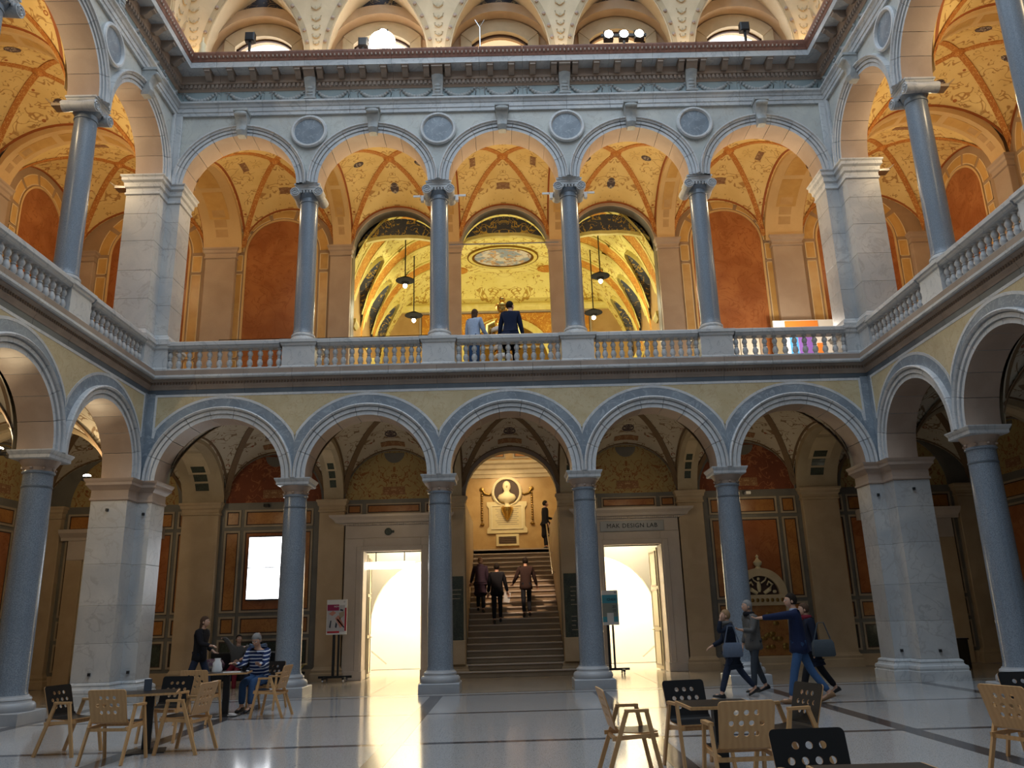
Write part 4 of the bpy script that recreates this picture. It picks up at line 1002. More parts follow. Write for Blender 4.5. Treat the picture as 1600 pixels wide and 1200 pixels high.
# bright rooms behind the two doorways, door leaves, door cases
for s_, nm in ((-1, 'left'), (1, 'right')):
    r = M(); X0, X1 = sorted((s_*1.76, s_*7.0))
    r.box(X0, X1, 9.0, 9.2, 0, 5.2); r.box(X0, X1, 4.9, 9.2, 5.0, 5.2); r.box(*sorted((s_*7.0, s_*7.2)), 4.9, 9.2, 0, 5.2); r.box(*sorted((s_*1.74, s_*1.76)), 4.9, 9.2, 0, 5.2)
    c = s_*2.85
    arch_plate(r, c, 1.28, X0, X1, 2.35, .0, 5.0, 6.6, 6.75) if 0 else None
    rw = S(ob('wall_side_room_'+nm, r, 'roomw'))
    mb = M(); arch_plate(mb, s_*2.5, 1.9, X0, X1, 1.45, 1.45, 5.0, 6.6, 6.8); mb.box(*sorted((s_*4.4, s_*7.0)), 6.6, 6.8, 0, 1.45)
    ob('inner_arch', mb, 'roomw', rw)
    area('side_room_light', (s_*3.2, 7.9, 4.8), 1.8, 1.6, 560, (1, .93, .78)); area('side_room_light', (s_*3.4, 5.7, 4.8), 1.6, 1.0, 110, (1, .92, .74))
    fx = ob('handrail', M().tube([(s_*4.6, 6.4, .9), (s_*4.05, 7.6, .25)], .025, 6), 'chrome', rw)
    e = empty('doorcase', 'pale stone doorcase with a '+('small round emblem on its frieze' if s_ < 0 else 'lettered frieze over the bright doorway'), 'doorcase', (s_*B, GW, 0))
    for q in (-1, 1):
        x0, x1 = sorted((q*.82, q*1.36)); ob('jamb', M().cbox(x0, x1, -.2, .45, .22, 3.84), 'doorst', e); ob('jamb_base', M().cbox(x0-.02, x1+.02, -.23, .44, 0, .24), 'doorst', e)
        x0, x1 = sorted((q*.86, q*1.02)); ob('jamb_moulding', M().cbox(x0, x1, -.23, -.2, .24, 3.62), 'doorst', e)
    ob('lintel', M().cbox(-.82, .82, -.2, .45, 3.47, 3.84).cbox(-.86, .86, -.235, -.2, 3.49, 3.62), 'doorst', e)
    ob('frieze', M().cbox(-1.36, 1.36, -.185, 0, 3.84, 4.22), 'doorst', e)
    mb = M(); x = -1.4
    while x < 1.38: mb.box(x, x+.035, -.245, -.18, 4.215, 4.26); x += .06
    ob('dentils', mb, 'doorst', e, kind='stuff')
    yz = [(0, 4.22), (-.2, 4.22), (-.22, 4.27), (-.3, 4.29), (-.34, 4.36), (-.46, 4.44), (-.48, 4.5), (0, 4.52)]
    ob('cornice', M().loops([[(q*(1.36-.9*y*(1 if z > 4.23 else 0)), y, z) for y, z in yz] for q in (-1, 1)]), 'doorst', e)
    d = S(ob('door_%d' % (1 if s_ < 0 else 2), M().box(-.03, .03, 0, .80, .02, 3.42), 'doorw', None, (s_*(B+.80), GW+.46, 0), (0, 0, -s_*rad(4 if s_ < 0 else -6))))
    for z0, z1 in ((.15, 1.05), (1.2, 2.2), (2.35, 3.3)):
        p = ob('door_panel', M().box(-.045, .045, .12, .68, z0, z1), 'doorw', d)
        mb = M()
        for a, b, c_, d_ in ((.1, .7, z0-.03, z0+.01), (.1, .7, z1-.01, z1+.03), (.08, .12, z0-.03, z1+.03), (.68, .72, z0-.03, z1+.03)): mb.box(-.06, .06, a, b, c_, d_)
        ob('panel_moulding', mb, 'pframe', p)
    for s2 in (-1, 1): ob('door_handle', M().tube([(s2*.03, .72, 1.1), (s2*.09, .72, 1.1), (s2*.09, .62, 1.1)], .012, 6), 'goldd', d)
e = empty('hanging_light_sign', 'white glowing linear sign hanging in the left doorway', 'sign', (-3.55, 4.58, 3.09))
ob('light_box', M().box(-.72, .72, -.05, .05, -.10, .10), 'signw', e); ob('bar', M().box(-.68, .62, -.02, .02, .37, .39), 'blackm', e)
for x in (-.4, .42): ob('rod', M().tube([(x, 0, .1), (x, 0, .38)], .014, 6), 'blackm', e)
e = empty('round_emblem', 'dark round emblem with a side tab on the frieze above the left doorway', 'emblem', (-3.56, GW-.19, 4.02))
ob('disc', M().lathe([(.105, 0), (.105, -.03), (.09, -.04)], ax='y', n=20), 'pgreen', e); ob('tab', M().box(.09, .17, -.035, 0, -.03, .03), 'pgreen', e)
def text(body, size, mat, parent, loc, rot=(pi/2, 0, 0), align='CENTER', ext=.004, name='lettering', sp=1.0):
    cu = bpy.data.curves.new(name, 'FONT'); cu.body = body; cu.size = size; cu.align_x = align; cu.align_y = 'CENTER'; cu.extrude = ext; cu.space_character = sp; cu.resolution_u = 3
    t = bpy.data.objects.new('tmp', cu); COL.objects.link(t)
    me = bpy.data.meshes.new_from_object(t.evaluated_get(bpy.context.evaluated_depsgraph_get())); bpy.data.objects.remove(t)
    me.materials.clear(); me.materials.append(MT[mat]); return link(name, me, parent, loc, rot)
e = empty('lettered_plate', 'pale plate with dark capital letters above the right doorway', 'sign', (3.46, GW-.2, 4.0))
ob('plate', M().cbox(-.92, .92, -.02, .01, -.15, .15), 'bord', e)
text('MAK DESIGN LAB', .175, 'blackm', e, (0, -.024, 0), sp=1.08)
for s_, l in ((-1, 'left'), (1, 'right')):
    e = empty('directory_board', f'dark green directory board with rows of white lines on the pier {l} of the stairs', 'board', (s_*1.62, GW-.2, 1.78))
    ob('panel', M().cbox(-.2, .2, -.03, 0, -.95, .93), 'pgreen', e)
    mb = M()
    for i in range(9 if s_ > 0 else 3): mb.box(-.02 if s_ > 0 else -.15, .15-.02*(i % 4), -.034, -.03, .55-.12*i-(.2 if i > 4 else 0), .565-.12*i-(.2 if i > 4 else 0))
    ob('text_lines', mb, 'pframe', e, kind='stuff')
e = empty('lit_screen', 'bright white portrait screen on the wall panel left of the first column', 'screen', (-7.08, GW-.05, 3.1))
ob('casing', M().box(-.50, .50, -.06, .03, -.90, .90), 'blackm', e); ob('display', M().box(-.48, .48, -.07, -.055, .02, .86).box(-.48, .48, -.07, -.055, -.86, -.005), 'screen', e)
# majolica wall fountain behind the walkers
e = empty('wall_fountain', 'ornate wall fountain with a carved lunette and finial behind the walking group', 'fountain', (7.0, GW-.02, 0))
ob('plinth', M().stack([(-.85, -.3, -1, -1), (.85, -.3, 1, -1), (.85, 0, 1, 0), (-.85, 0, -1, 0)], [(.1, 0), (.1, .12), (.05, .16), (.05, .3), (0, .34)]), 'cream', e)
ob('back_plate', M().cbox(-.7, .7, -.1, 0, .34, 1.7), 'porange', e)
mb = M(); mb.cbox(-.76, -.66, -.15, 0, .34, 1.7); mb.cbox(.66, .76, -.15, 0, .34, 1.7); mb.cbox(-.8, .8, -.18, 0, 1.68, 1.98); ob('frame', mb, 'coveo', e)
mb = M(); ringband(mb, 0, 1.98, .52, .74, -99, 99, -.16, .16); ob('arch_frame', mb, 'coveo', e, smooth=30)
mb = M(); ringband(mb, 0, 1.98, .01, .53, -99, 99, -.05, .05); ob('lunette_ground', mb, 'edge', e)
mb = M(); mb.ell((-.03, -.08, 2.2), .06, .04, .17, 8, 6); mb.ell((-.03, -.09, 2.42), .045, .04, .05, 8, 6)
for q in (-1, 1):
    mb.tube([(q*.04, -.08, 2.3), (q*.16, -.09, 2.38), (q*.2, -.08, 2.46)], .022, 6); mb.tube([(q*.10, -.08, 2.02), (q*.26, -.1, 2.12), (q*.34, -.1, 2.26), (q*.25, -.1, 2.34), (q*.2, -.09, 2.24)], [.05, .06, .045, .03, .02], 7); mb.ell((q*.4, -.08, 2.06), .06, .03, .05, 7, 5)
ob('relief_figures', mb, 'statue', e, smooth=50)
ob('finial', M().lathe([(.10, 2.70), (.06, 2.76), (.11, 2.82), (.13, 2.88), (.06, 2.95), (.03, 3.0), (.05, 3.04), (.01, 3.1)], n=12), 'statue', e, (0, -.08, 0), smooth=50)
mb = M()
for k in range(9): mb.ell((-.56+.14*k, -.19, 1.83), .05, .03, .06, 7, 5)
ob('rosettes', mb, 'goldd', e, kind='stuff')
mb = M()
for k in range(26):
    a = random.uniform(-.55, .55); b = random.uniform(.5, 1.5); mb.ell((a, -.12, b), .09, .02, .07, 7, 4)
ob('leaf_relief', mb, 'goldd', e, kind='stuff')

# upper gallery fittings
tr = ob('tie_rod', M().tube([(-1.75, 4.2, 12.98), (1.72, 4.2, 12.98)], .022, 6), 'chrome'); tag(tr, 'thin metal tie rod across the middle upper arch', 'rod')
wv = ob('barrier_wire', M().tube([(-8.6, 3.6, 9.75), (-5.3, 3.6, 9.73), (-2, 3.6, 9.75)], .012, 5), 'blackm'); tag(wv, 'thin dark barrier wire along the left part of the upper gallery', 'wire')
for x in (-8.6, -5.3, -2.0): ob('post', M().tube([(x, 3.6, 7.52), (x, 3.6, 9.75)], .012, 5), 'blackm', wv)
e = empty('bright_door', 'bright cream double door leaf in the upper right gallery, seen through the balusters', 'door', (7.2, GW-.03, 7.52))
ob('leaf', M().cbox(-.6, -.01, -.06, 0, 0, 2.3).cbox(.01, .6, -.06, 0, 0, 2.3), 'roomw', e); ob('door_frame', M().box(-.72, -.6, -.1, 0, 0, 2.42).box(.6, .72, -.1, 0, 0, 2.42).box(-.72, .72, -.1, 0, 2.3, 2.45), 'rose', e)
cols = {'b': (.10, .42, .85), 'o': (.95, .30, .05), 'v': (.30, .14, .55), 'w': (.86, .84, .78), 'p': (.85, .12, .35), 'k': (.22, .16, .08)}
for k_, c_ in cols.items(): MT['pc_'+k_] = plain('poster_colour_'+k_, c_, .5, noise=.03)
e = empty('exhibition_wall', 'brightly coloured exhibition panel in blue, violet, orange and pink behind the right balusters', 'exhibit', (9.1, 3.7, 7.52))
ob('board', M().box(-1.05, 1.05, 0, .08, 0, 2.45), 'pc_w', e)
for x0, x1, z0, z1, c_ in ((-1.05, -.75, 1.15, 1.9, 'k'), (-1.05, -.72, 0, 1.1, 'k'), (-.6, -.36, .95, 2.2, 'b'), (-.62, -.34, 0, .9, 'o'), (-.34, .1, 1.3, 2.2, 'v'), (-.3, .16, 0, 1.25, 'o'), (-.7, .3, 2.22, 2.42, 'o'), (.2, .42, .9, 1.7, 'o'), (.26, .44, .2, .8, 'p'), (.5, .8, .1, .5, 'p'), (.84, 1.0, .2, 1.0, 'p'), (.86, 1.05, 1.2, 2.3, 'v')):
    ob('colour_field', M().box(x0, x1, -.02, 0, z0, z1), 'pc_'+c_, e)
point('exhibit_fill', (7.9, 2.4, 9.2), 130, (1, .92, .8), .1)  # fill without a fixture, added to brighten the cream door and the panel
# gilded sculpture standing behind the couple
e = empty('gilded_sculpture', 'tall gilded sculpture with striped white body behind the man in the suit', 'sculpture', (-.12, 1.75, 7.52))
ob('body', M().lathe([(.34, 0), (.36, .2), (.24, .5), (.2, .9), (.26, 1.3), (.30, 1.6), (.24, 1.9), (.1, 2.05), (.09, 2.15)], n=20), 'gold', e, smooth=50)
mb = M()
for z, r in ((.25, .36), (.55, .26), (.8, .23), (1.05, .25), (1.3, .29), (1.55, .32)): mb.lathe([(r, z), (r+.03, z+.03), (r+.03, z+.1), (r, z+.13)], n=20, caps=False)
ob('white_rings', mb, 'white', e, smooth=40)
ob('head', M().ell((0, 0, 2.33), .15, .15, .19, 14, 9).lathe([(.2, 2.33), (.21, 2.36), (.2, 2.39)], n=18).ell((0, 0, 2.58), .09, .09, .08), 'gold', e, smooth=50)
for q in (-1, 1): ob('arm', M().tube([(q*.22, 0, 1.85), (q*.42, -.05, 1.72), (q*.5, -.12, 1.4), (q*.42, -.25, 1.2)], [.13, .15, .13, .07], 10), 'gold', e, smooth=50)
# capital uplights of the upper gallery
up_l = []
def uplight(x, y, z, rz, lbl, cross=0):
    e = empty('uplight', lbl, 'spotlight', (x, y, z), rz, 'uplights on the capitals')
    ob('arm', M().box(-.02, .02, 0, .28, -.02, .02), 'chrome', e); ob('head', M().loops([[(a*.13, .12, -.03), (a*.13, .42, -.03), (a*.13, .42, .05), (a*.13, .12, .01)] for a in (-1, 1)]), 'chrome', e)
    ob('flap', M().loops([[(a*.13, .42, .05), (a*.13, .56, .16), (a*.13, .57, .15), (a*.13, .43, .03)] for a in (-1, 1)]), 'chrome', e)
    if cross:
        ob('cross_bar', M().box(-.52, .52, -.30, -.26, -.17, -.13), 'white', e)
        for q in (-1, 1): ob('tube_lamp', M().box(q*.46-.04, q*.46+.04, -.32, -.2, -.30, -.17).box(q*.60-.1, q*.60+.1, -.30, -.26, -.175, -.125), 'white', e)
    ob('lens', M().ell((0, .27, .05), .05, .05, .025, 8, 5), 'lampw', e)
for k, x in enumerate(CX): uplight(x, .38, 12.58, 0, f'small metal uplight behind the {["first","second","third","fourth"][k]} upper capital of the back gallery', k in (1, 2))
for s_ in (-1, 1):
    for k, y in enumerate((-3.9, -7.34)): uplight(s_*9.42, y, 12.58, -s_*pi/2, f'small metal uplight on the {["first","second"][k]} column capital of the upper {"left" if s_ < 0 else "right"} gallery')
    uplight(s_*9.62, -.5, 12.5, -s_*pi/2, f'small metal uplight on the upper {"left" if s_ < 0 else "right"} corner pier')
UPW = 72
for k in range(5): point('vault_light', ((k-2)*B, .75, 12.75), UPW, WARM, .12)
for s_ in (-1, 1):
    point('vault_light', (s_*10.9, 1.3, 12.8), UPW, WARM, .12)
    for y in (-2.0, -5.62, -9.0): point('vault_light', (s_*10.3, y, 12.85), UPW*1.05, WARM, .12)
# ground floor: capital spotlights burn on the left side only
for x, y, z, p_, lb in ((-9.75, -.55, 4.9, 60, 'small lit spotlight behind the capital of the left corner pier'), (-9.75, -3.95, 4.86, 75, 'small lit spotlight behind the capital of the first left side column')):
    e = empty('gallery_spotlight', lb, 'spotlight', (x, y, z), pi/2)
    ob('bracket', M().box(-.03, .03, -.02, .1, -.03, .03), 'blackm', e); ob('housing', M().box(-.07, .07, .05, .25, -.02, .08), 'blackm', e); ob('lens', M().ell((0, .16, .1), .07, .09, .04, 10, 6), 'lampw', e)
    point('gallery_light', (x-.35, y, z+.3), p_, WARM, .08)
point('gallery_light', (-10.2, -6.5, 5.2), 40, WARM, .1)
for x, p_ in ((-3.44, 7), (3.44, 8), (-7.0, 6), (7.0, 13)): point('gallery_light', (x, 3.0, 4.6), p_, WARM2, .2)  # added fill points without fixtures, warming the back gallery on both sides

# attic: fan lights and floodlights standing on the cornice
for i in range(-2, 4): point('cove_light', ((i-.5)*B, -.42, 16.5), 15, (1, .72, .34), .1)
for i in range(-3, 4): point('cove_light', (i*B, .45, 16.6), 9, (1, .74, .42), .15)
for s_ in (-1, 1):
    for y in (-.75, -3.9, -7.3): point('cove_light', (s_*8.75, y, 16.55), 16, (1, .72, .34), .1)
def flood(x, lbl, n=1, lit=0, h=.55):
    e = empty('floodlight', lbl, 'floodlight', (x, -.55, 16.31))
    ob('stand', M().box(-.03, .03, -.03, .03, 0, h-.1).box(-.1, .1, -.1, .1, 0, .02), 'blackm', e)
    if n > 1: ob('crossbar', M().box(-.62, .62, -.03, .03, h-.04, h+.04), 'blackm', e)
    for i in range(n):
        q = 0 if n == 1 else -.42+.84*i/(n-1)
        hd = ob('lamp_head', M().cbox(q-.13, q+.13, -.09, .09, h-.16, h+.12, .03), 'blackm', e)
        if lit: ob('lamp_face', M().lathe([(.12, 0), (.11, -.02), (.01, -.03)], ax='y', c=(q, -.095, h-.02), n=16), 'lampw', hd)
    return e
flood(-6.85, 'black floodlight standing before the first attic window', 1, 0, .75); flood(-3.75, 'unlit black floodlight beside the glaring lamp', 1, 0, .5)
e = flood(-3.2, 'glaring lit floodlight before the second attic window', 1, 1, .75)
ob('glare_globe', M().ell((0, -.2, .35), .36, .12, .36, 18, 10), 'lampw', e, smooth=60)  # oversized emissive ellipsoid standing in for the glare round the lamp
flood(3.4, 'bar of black floodlights before the fourth attic window', 3, 1, .55); flood(6.75, 'black floodlight standing before the fifth attic window', 1, 0, .75)
e = empty('forked_aerial', 'thin forked aerial on a pole before the middle attic window', 'aerial', (-.55, -.5, 16.31))
ob('pole', M().tube([(0, 0, 0), (0, 0, .95)], .02, 6), 'chrome', e)
for q in (-1, 1): ob('prong', M().tube([(0, 0, .95), (q*.13, 0, 1.2)], .012, 5), 'chrome', e)
e = empty('cornice_figure', 'small pale figurine-shaped finial on the left inner corner of the cornice', 'ornament', (-8.05, -.75, 16.31)); ob('body', M().lathe([(.10, 0), (.12, .1), (.08, .25), (.1, .35), (.03, .45), (.02, .6)], n=10), 'statue', e, smooth=50)

# ================================================================== FURNITURE
def holes_panel():
    """flat chair back with round holes 3-4-3, from a filled curve"""
    cu = bpy.data.curves.new('tmp', 'CURVE'); cu.dimensions = '2D'; cu.fill_mode = 'BOTH'; cu.extrude = .006; cu.resolution_u = 1
    def poly(P):
        s_ = cu.splines.new('POLY'); s_.points.add(len(P)-1); s_.use_cyclic_u = True
        for q, p in zip(s_.points, P): q.co = (p[0], p[1], 0, 1)
    W_, H_, r = .245, .40, .035; P = [(-W_+.012, 0), (W_-.012, 0)]
    for cx_, cy_, a0 in ((W_-r, H_-r, 0), (-W_+r, H_-r, pi/2)):
        for k in range(5): a = a0+pi/2*k/4; P.append((cx_+r*cos(a), cy_+r*sin(a)))
    poly(P)
    for n_, y in ((3, .30), (4, .21), (3, .12)):
        for i in range(n_):
            x = (i-(n_-1)/2)*.088; poly([(x+.0235*cos(2*pi*k/14), y+.0235*sin(2*pi*k/14)) for k in range(14)])
    o = bpy.data.objects.new('tmp', cu); COL.objects.link(o)
    me = bpy.data.meshes.new_from_object(o.evaluated_get(bpy.context.evaluated_depsgraph_get())); bpy.data.objects.remove(o)
    me.name = 'backrest'; me.materials.clear(); me.materials.append(MT['wood']); me.materials.append(MT['black'])
    for p in me.polygons: p.material_index = 1 if p.normal.z > .5 else 0
    return me
def chair_meshes():
    D = {}; t = rad(17)
    me = holes_panel()                                              # local: chair faces +y, back at y<0
    for v in me.vertices:
        x, u, d = v.co; d = d
        u2 = u; y = -.17-sin(t)*u2-cos(t)*(-d); z = .44+cos(t)*u2*1.0-sin(t)*(-d)*1
        v.co = (x, y-.035, z+.035)
    D['backrest'] = me
    L = []
    for s_ in range(9):
        q = s_/8
        if q < .6: y = .21-.34*(q/.6); z = .455-.012*sin(pi*q/.6)+.0
        else:
            a = (q-.6)/.4*(pi/2-t); y = -.13-.075*sin(a); z = .455+.07*(1-cos(a))
        nx = (0, 1) if q < .6 else None
        L.append((y, z))
    mb = M(); loops = []
    for i, (y, z) in enumerate(L):
        a = 0 if i <= 4 else (i-4)/4*(pi/2-t); oy, oz = sin(a)*.006, cos(a)*.006
        loops.append([(-.235, y-oy, z-oz), (.235, y-oy, z-oz), (.235, y+oy, z+oz), (-.235, y+oy, z+oz)])
    b = len(mb.v); mb.loops(loops, 0)
    me = mb.mesh('seat'); me.materials.append(MT['wood']); me.materials.append(MT['black'])
    for p in me.polygons:
        if p.normal.z > .5 or (p.normal.y > .6 and p.center.y < 0 and p.normal.z > -.1): p.material_index = 1
    D['seat'] = me
    def bar(nm, p0, p1, w=.026, d=.042, side=(1, 0, 0)):
        me = M().bar(p0, p1, w, d, 0, side).mesh(nm); me.materials.append(MT['wood']); return me
    for s_, n_ in ((-1, 'a'), (1, 'b')):
        D['leg', n_, 0] = bar('leg', (s_*.275, .235, 0), (s_*.262, .10, .665)); D['leg', n_, 1] = bar('leg', (s_*.275, -.335, 0), (s_*.262, -.09, .665))
        D['armrest', n_] = bar('armrest', (s_*.262, -.115, .655), (s_*.262, .125, .655), .05, .028)
        D['seat_rail', n_] = bar('seat_rail', (s_*.245, .21, .425), (s_*.245, -.25, .40), .022, .04)
    D['cross_rail'] = bar('cross_rail', (-.26, .12, .41), (.26, .12, .41), .022, .035, (0, 1, 0)); D['cross_rail', 1] = bar('cross_rail', (-.26, -.20, .385), (.26, -.20, .385), .022, .035, (0, 1, 0))
    return D
CH = chair_meshes(); CHP = None
def chair(label, x, y, heading, group):
    """heading: compass direction the sitter faces, degrees from +x"""
    e = empty('cafe_chair', label, 'chair', (x, y, 0), rad(heading-90), group)
    for k, me in CH.items(): link(k if isinstance(k, str) else k[0], me, e)
    return e
GL = 'beech cafe chairs at the left tables'; GR = 'beech cafe chairs at the right tables'
chair('beech armchair showing its black perforated front, leftmost at the near left table', -5.95, -7.75, -12, GL)
chair('beech armchair seen from behind at the near side of the near left table', -5.05, -8.45, 84, GL)
chair('beech armchair turned left at the right side of the near left table', -4.45, -7.85, 172, GL)
chair('beech armchair with its black front to the viewer beyond the near left table', -5.15, -6.75, -97, GL)
chair('beech armchair seen from behind in front of the striped man\'s table', -5.42, -4.62, 84, GL)
chair('beech armchair turned sideways to the right of the striped man', -4.42, -4.0, 176, GL)
chair('beech armchair the man in the striped jumper sits on', -4.86, -2.72, -100, GL)
chair('beech armchair in profile standing alone left of the dark square table', 1.10, -10.45, 3, GR)
chair('beech armchair with black perforated front behind the dark square table', 1.85, -10.08, -78, GR)
chair('beech armchair seen from behind, its holed back before the dark square table', 1.84, -11.75, 93, GR)
chair('black fronted armchair at the bottom edge behind the nearest table', 1.76, -14.12, -88, GR)
chair('beech armchair with black front turned left at the right of the dark square table', 2.62, -10.62, 195, GR)
chair('beech armchair seen from behind at the right edge of the picture', 4.72, -11.25, 20, GR)
chair('black fronted armchair half cut off at the right edge, farthest back', 5.45, -10.25, -95, GR)
chair('black fronted armchair in the bottom right corner', 2.52, -15.0, 200, GR)
def table(label, x, y, rz, a, b):
    e = empty('cafe_table', label, 'table', (x, y, 0), rad(rz), 'square cafe tables')
    ob('tabletop', M().box(-a/2, a/2, -b/2, b/2, .715, .742), 'wood', e); ob('laminate', M().box(-a/2+.018, a/2-.018, -b/2+.018, b/2-.018, .742, .745), 'black', e)
    ob('pedestal', M().box(-.055, .055, -.055, .055, .03, .715).box(-.2, .2, -.03, .03, .69, .715).box(-.03, .03, -.2, .2, .69, .715), 'blackm', e)
    ob('base', M().stack([(0, 0, a_, b_) for a_, b_ in SQ], [(.24, 0), (.24, .012), (.08, .035)]), 'blackm', e)
table('cafe table with thin beech edge on a black pedestal among the four near left chairs', -4.98, -7.72, 18, .70, .70)
table('cafe table with papers and a white bag in front of the striped man', -5.32, -3.62, 10, .80, .70)
table('dark topped cafe table between the chairs at the lower right', 1.85, -11.05, 2, .68, .62)
table('dark topped cafe table cut by the bottom edge of the picture', 1.86, -14.72, 0, .66, .66)
table('cafe table with beech edge cut by the right edge of the picture', 5.35, -10.95, 5, .7, .7)
pp = ob('paper_sheet', M().box(-.15, .15, -.10, .10, 0, .004), 'white', None, (-5.2, -3.75, .7455), (0, 0, .3)); tag(pp, 'white sheet of paper on the striped man\'s table', 'paper')
e = empty('cloth_bag', 'white crumpled bag standing on the table in front of the striped man', 'bag', (-5.55, -3.52, .7455))
mb = M(); mb.loops([[(r*cos(2*pi*k/14)*(1+.12*sin(3*k+z*20)), .7*r*sin(2*pi*k/14)*(1+.1*cos(2*k)), z) for k in range(14)] for r, z in ((.085, 0), (.095, .04), (.075, .10), (.08, .15), (.05, .2), (.055, .24))]); ob('bag_body', mb, 'white', e, smooth=50)
mu = ob('mug', M().lathe([(.035, 0), (.04, .09), (.034, .09), (.03, .01)], n=14), 'black', None, (-5.08, -3.42, .7455), smooth=40); tag(mu, 'small dark cup at the striped man\'s hands', 'cup')
# sofa with loungers by the wall
e = empty('sofa', 'low dark bench sofa against the panelled wall behind the striped man', 'sofa', (-6.95, 3.05, 0))
ob('seat', M().cbox(-1.15, 1.15, -.45, .4, .18, .42, .03), 'blackm', e); ob('backrest', M().cbox(-1.15, 1.15, .3, .5, .4, .85, .03), 'blackm', e)
for q in (-1, 1): ob('leg', M().box(q*1.0-.04, q*1.0+.04, -.35, .35, 0, .2), 'blackm', e)
# poster stands
def stand(x, y, w, h, zb, label, rz=0):
    e = empty('poster_stand', label, 'poster stand', (x, y, 0), rz)
    ob('board', M().box(-w/2, w/2, -.02, .02, zb, zb+h), 'white', e)
    ob('post', M().box(-.10, -.03, 0, .05, .16, zb+h*.6).box(.04, .09, 0, .05, .16, zb+h*.6), 'blackm', e)
    b = ob('base', M().box(-.45, .45, -.03, .03, .11, .17).box(-.3, -.24, -.3, .3, .09, .14).box(.24, .3, -.3, .3, .09, .14), 'blackm', e)
    for a in (-.27, .27):
        for c in (-.27, .27): ob('castor', M().lathe([(.045, -.018), (.05, 0), (.045, .018)], ax='x', c=(a, c, .05), n=12), 'chrome', b)
    return e
MT['crim'] = plain('crimson_print', (.32, .015, .09), .5, noise=.1); MT['redp'] = plain('red_print', (.50, .02, .04), .5, noise=.1); MT['flesh'] = plain('salmon_print', (.62, .27, .2), .5, noise=.15)
MT['greyp'] = plain('pale_grey_print', (.55, .54, .56), .5, noise=.15); MT['tealp'] = plain('teal_print', (.07, .36, .48), .5, noise=.1); MT['greenp'] = plain('grey_green_print', (.27, .31, .28), .5, noise=.1); MT['dkp'] = plain('dark_print', (.04, .05, .07), .5)
p = stand(-4.86, 3.75, .55, .92, 1.23, 'poster stand on castors with a crimson and grey picture poster left of the left doorway')
def flat(pts, y=-.023): return M().loops([[(x, yy, z) for x, z in pts] for yy in (y, -.0195)])
ob('print_field', flat([(-.26, 1.30), (.22, 1.30), (.22, 2.0), (-.26, 2.0)]), 'greyp', p)
for pts, m_ in (([(-.26, 1.86), (.06, 1.86), (.06, 2.02), (-.26, 2.02)], 'crim'), ([(.22, 1.32), (.265, 1.32), (.265, 1.93), (.22, 1.93)], 'redp'), ([(-.04, 1.66), (.05, 1.74), (.2, 1.48), (.1, 1.40)], 'flesh'), ([(-.25, 1.27), (.08, 1.27), (.08, 1.32), (-.25, 1.32)], 'redp'),
                 ([(-.22, 1.78), (-.1, 1.86), (-.02, 1.8), (-.12, 1.72)], 'flesh'), ([(-.2, 1.42), (-.17, 1.6), (-.14, 1.6), (-.16, 1.4)], 'dkp'), ([(.0, 1.62), (.03, 1.65), (.22, 1.42), (.2, 1.4)], 'dkp'), ([(.08, 1.62), (.2, 1.72), (.2, 1.84), (.06, 1.8)], 'pframe'), ([(-.04, 1.42), (-.02, 1.56), (.02, 1.5), (.0, 1.4)], 'dkp'), ([(.08, 1.86), (.17, 1.84), (.18, 1.88), (.1, 1.9)], 'dkp')):
    ob('print_shape', flat(pts, -.026), m_, p)
text('NOW', .06, 'white', p, (-.0, -.027, 1.965)); mb = M(); mb.lathe([(.025, -.022), (.025, -.025), (.018, -.025)], ax='y', c=(.2, 0, 2.09), n=4, caps=False); ob('poster_logo', mb, 'dkp', p)
p = stand(2.62, 3.75, .48, .92, 1.28, 'poster stand on castors with a teal lettered poster behind the third column')
ob('print_field', flat([(-.2, 1.36), (.22, 1.36), (.22, 2.08), (-.2, 2.08)]), 'tealp', p); ob('print_shape', flat([(-.2, 1.5), (.21, 1.5), (.21, 1.86), (-.2, 1.86)], -.025), 'greenp', p); ob('print_shape', flat([(-.08, 1.36), (.1, 1.36), (.1, 1.6), (-.08, 1.6)], -.027), 'white', p)
text('CHER', .10, 'dkp', p, (.06, -.028, 1.95)); text('20', .10, 'dkp', p, (.12, -.028, 1.76)); text('10', .10, 'dkp', p, (.12, -.028, 1.66))
mb = M(); mb.box(.14, .2, -.024, -.02, 2.12, 2.135).box(.15, .19, -.024, -.02, 2.15, 2.165); ob('poster_logo', mb, 'dkp', p)
# fire point
e = empty('fire_extinguisher', 'red fire extinguisher by the wall in the left gallery behind the first side column', 'extinguisher', (-11.6, 4.1, 0))
ob('cylinder', M().lathe([(.085, 0), (.09, .02), (.09, .42), (.06, .5), (.03, .52), (.03, .56)], n=16), 'redp', e, smooth=40); ob('valve', M().box(-.03, .1, -.02, .02, .56, .6), 'blackm', e); ob('hose', M().tube([(.08, 0, .57), (.14, -.03, .45), (.12, -.04, .2)], .012, 6), 'blackm', e)
for x, y, l in ((-11.55, GW-.02, 'small red fire sign on the dark wall of the left gallery'), (11.9, GW-.02, 'small red fire sign on the dark wall of the right gallery')):
    e = empty('fire_sign', l, 'sign', (x, y, 2.0)); ob('plate', M().box(-.1, .1, -.012, 0, -.1, .1), 'redp', e); ob('symbol', M().bar((-.04, -.014, -.05), (.04, -.014, .05), .012, .004, 0, (0, 1, 0)), 'white', e)
e = empty('table_lamp', 'small glowing lamp on a dark desk in the shadowed right gallery', 'lamp', (11.2, 2.6, 0))
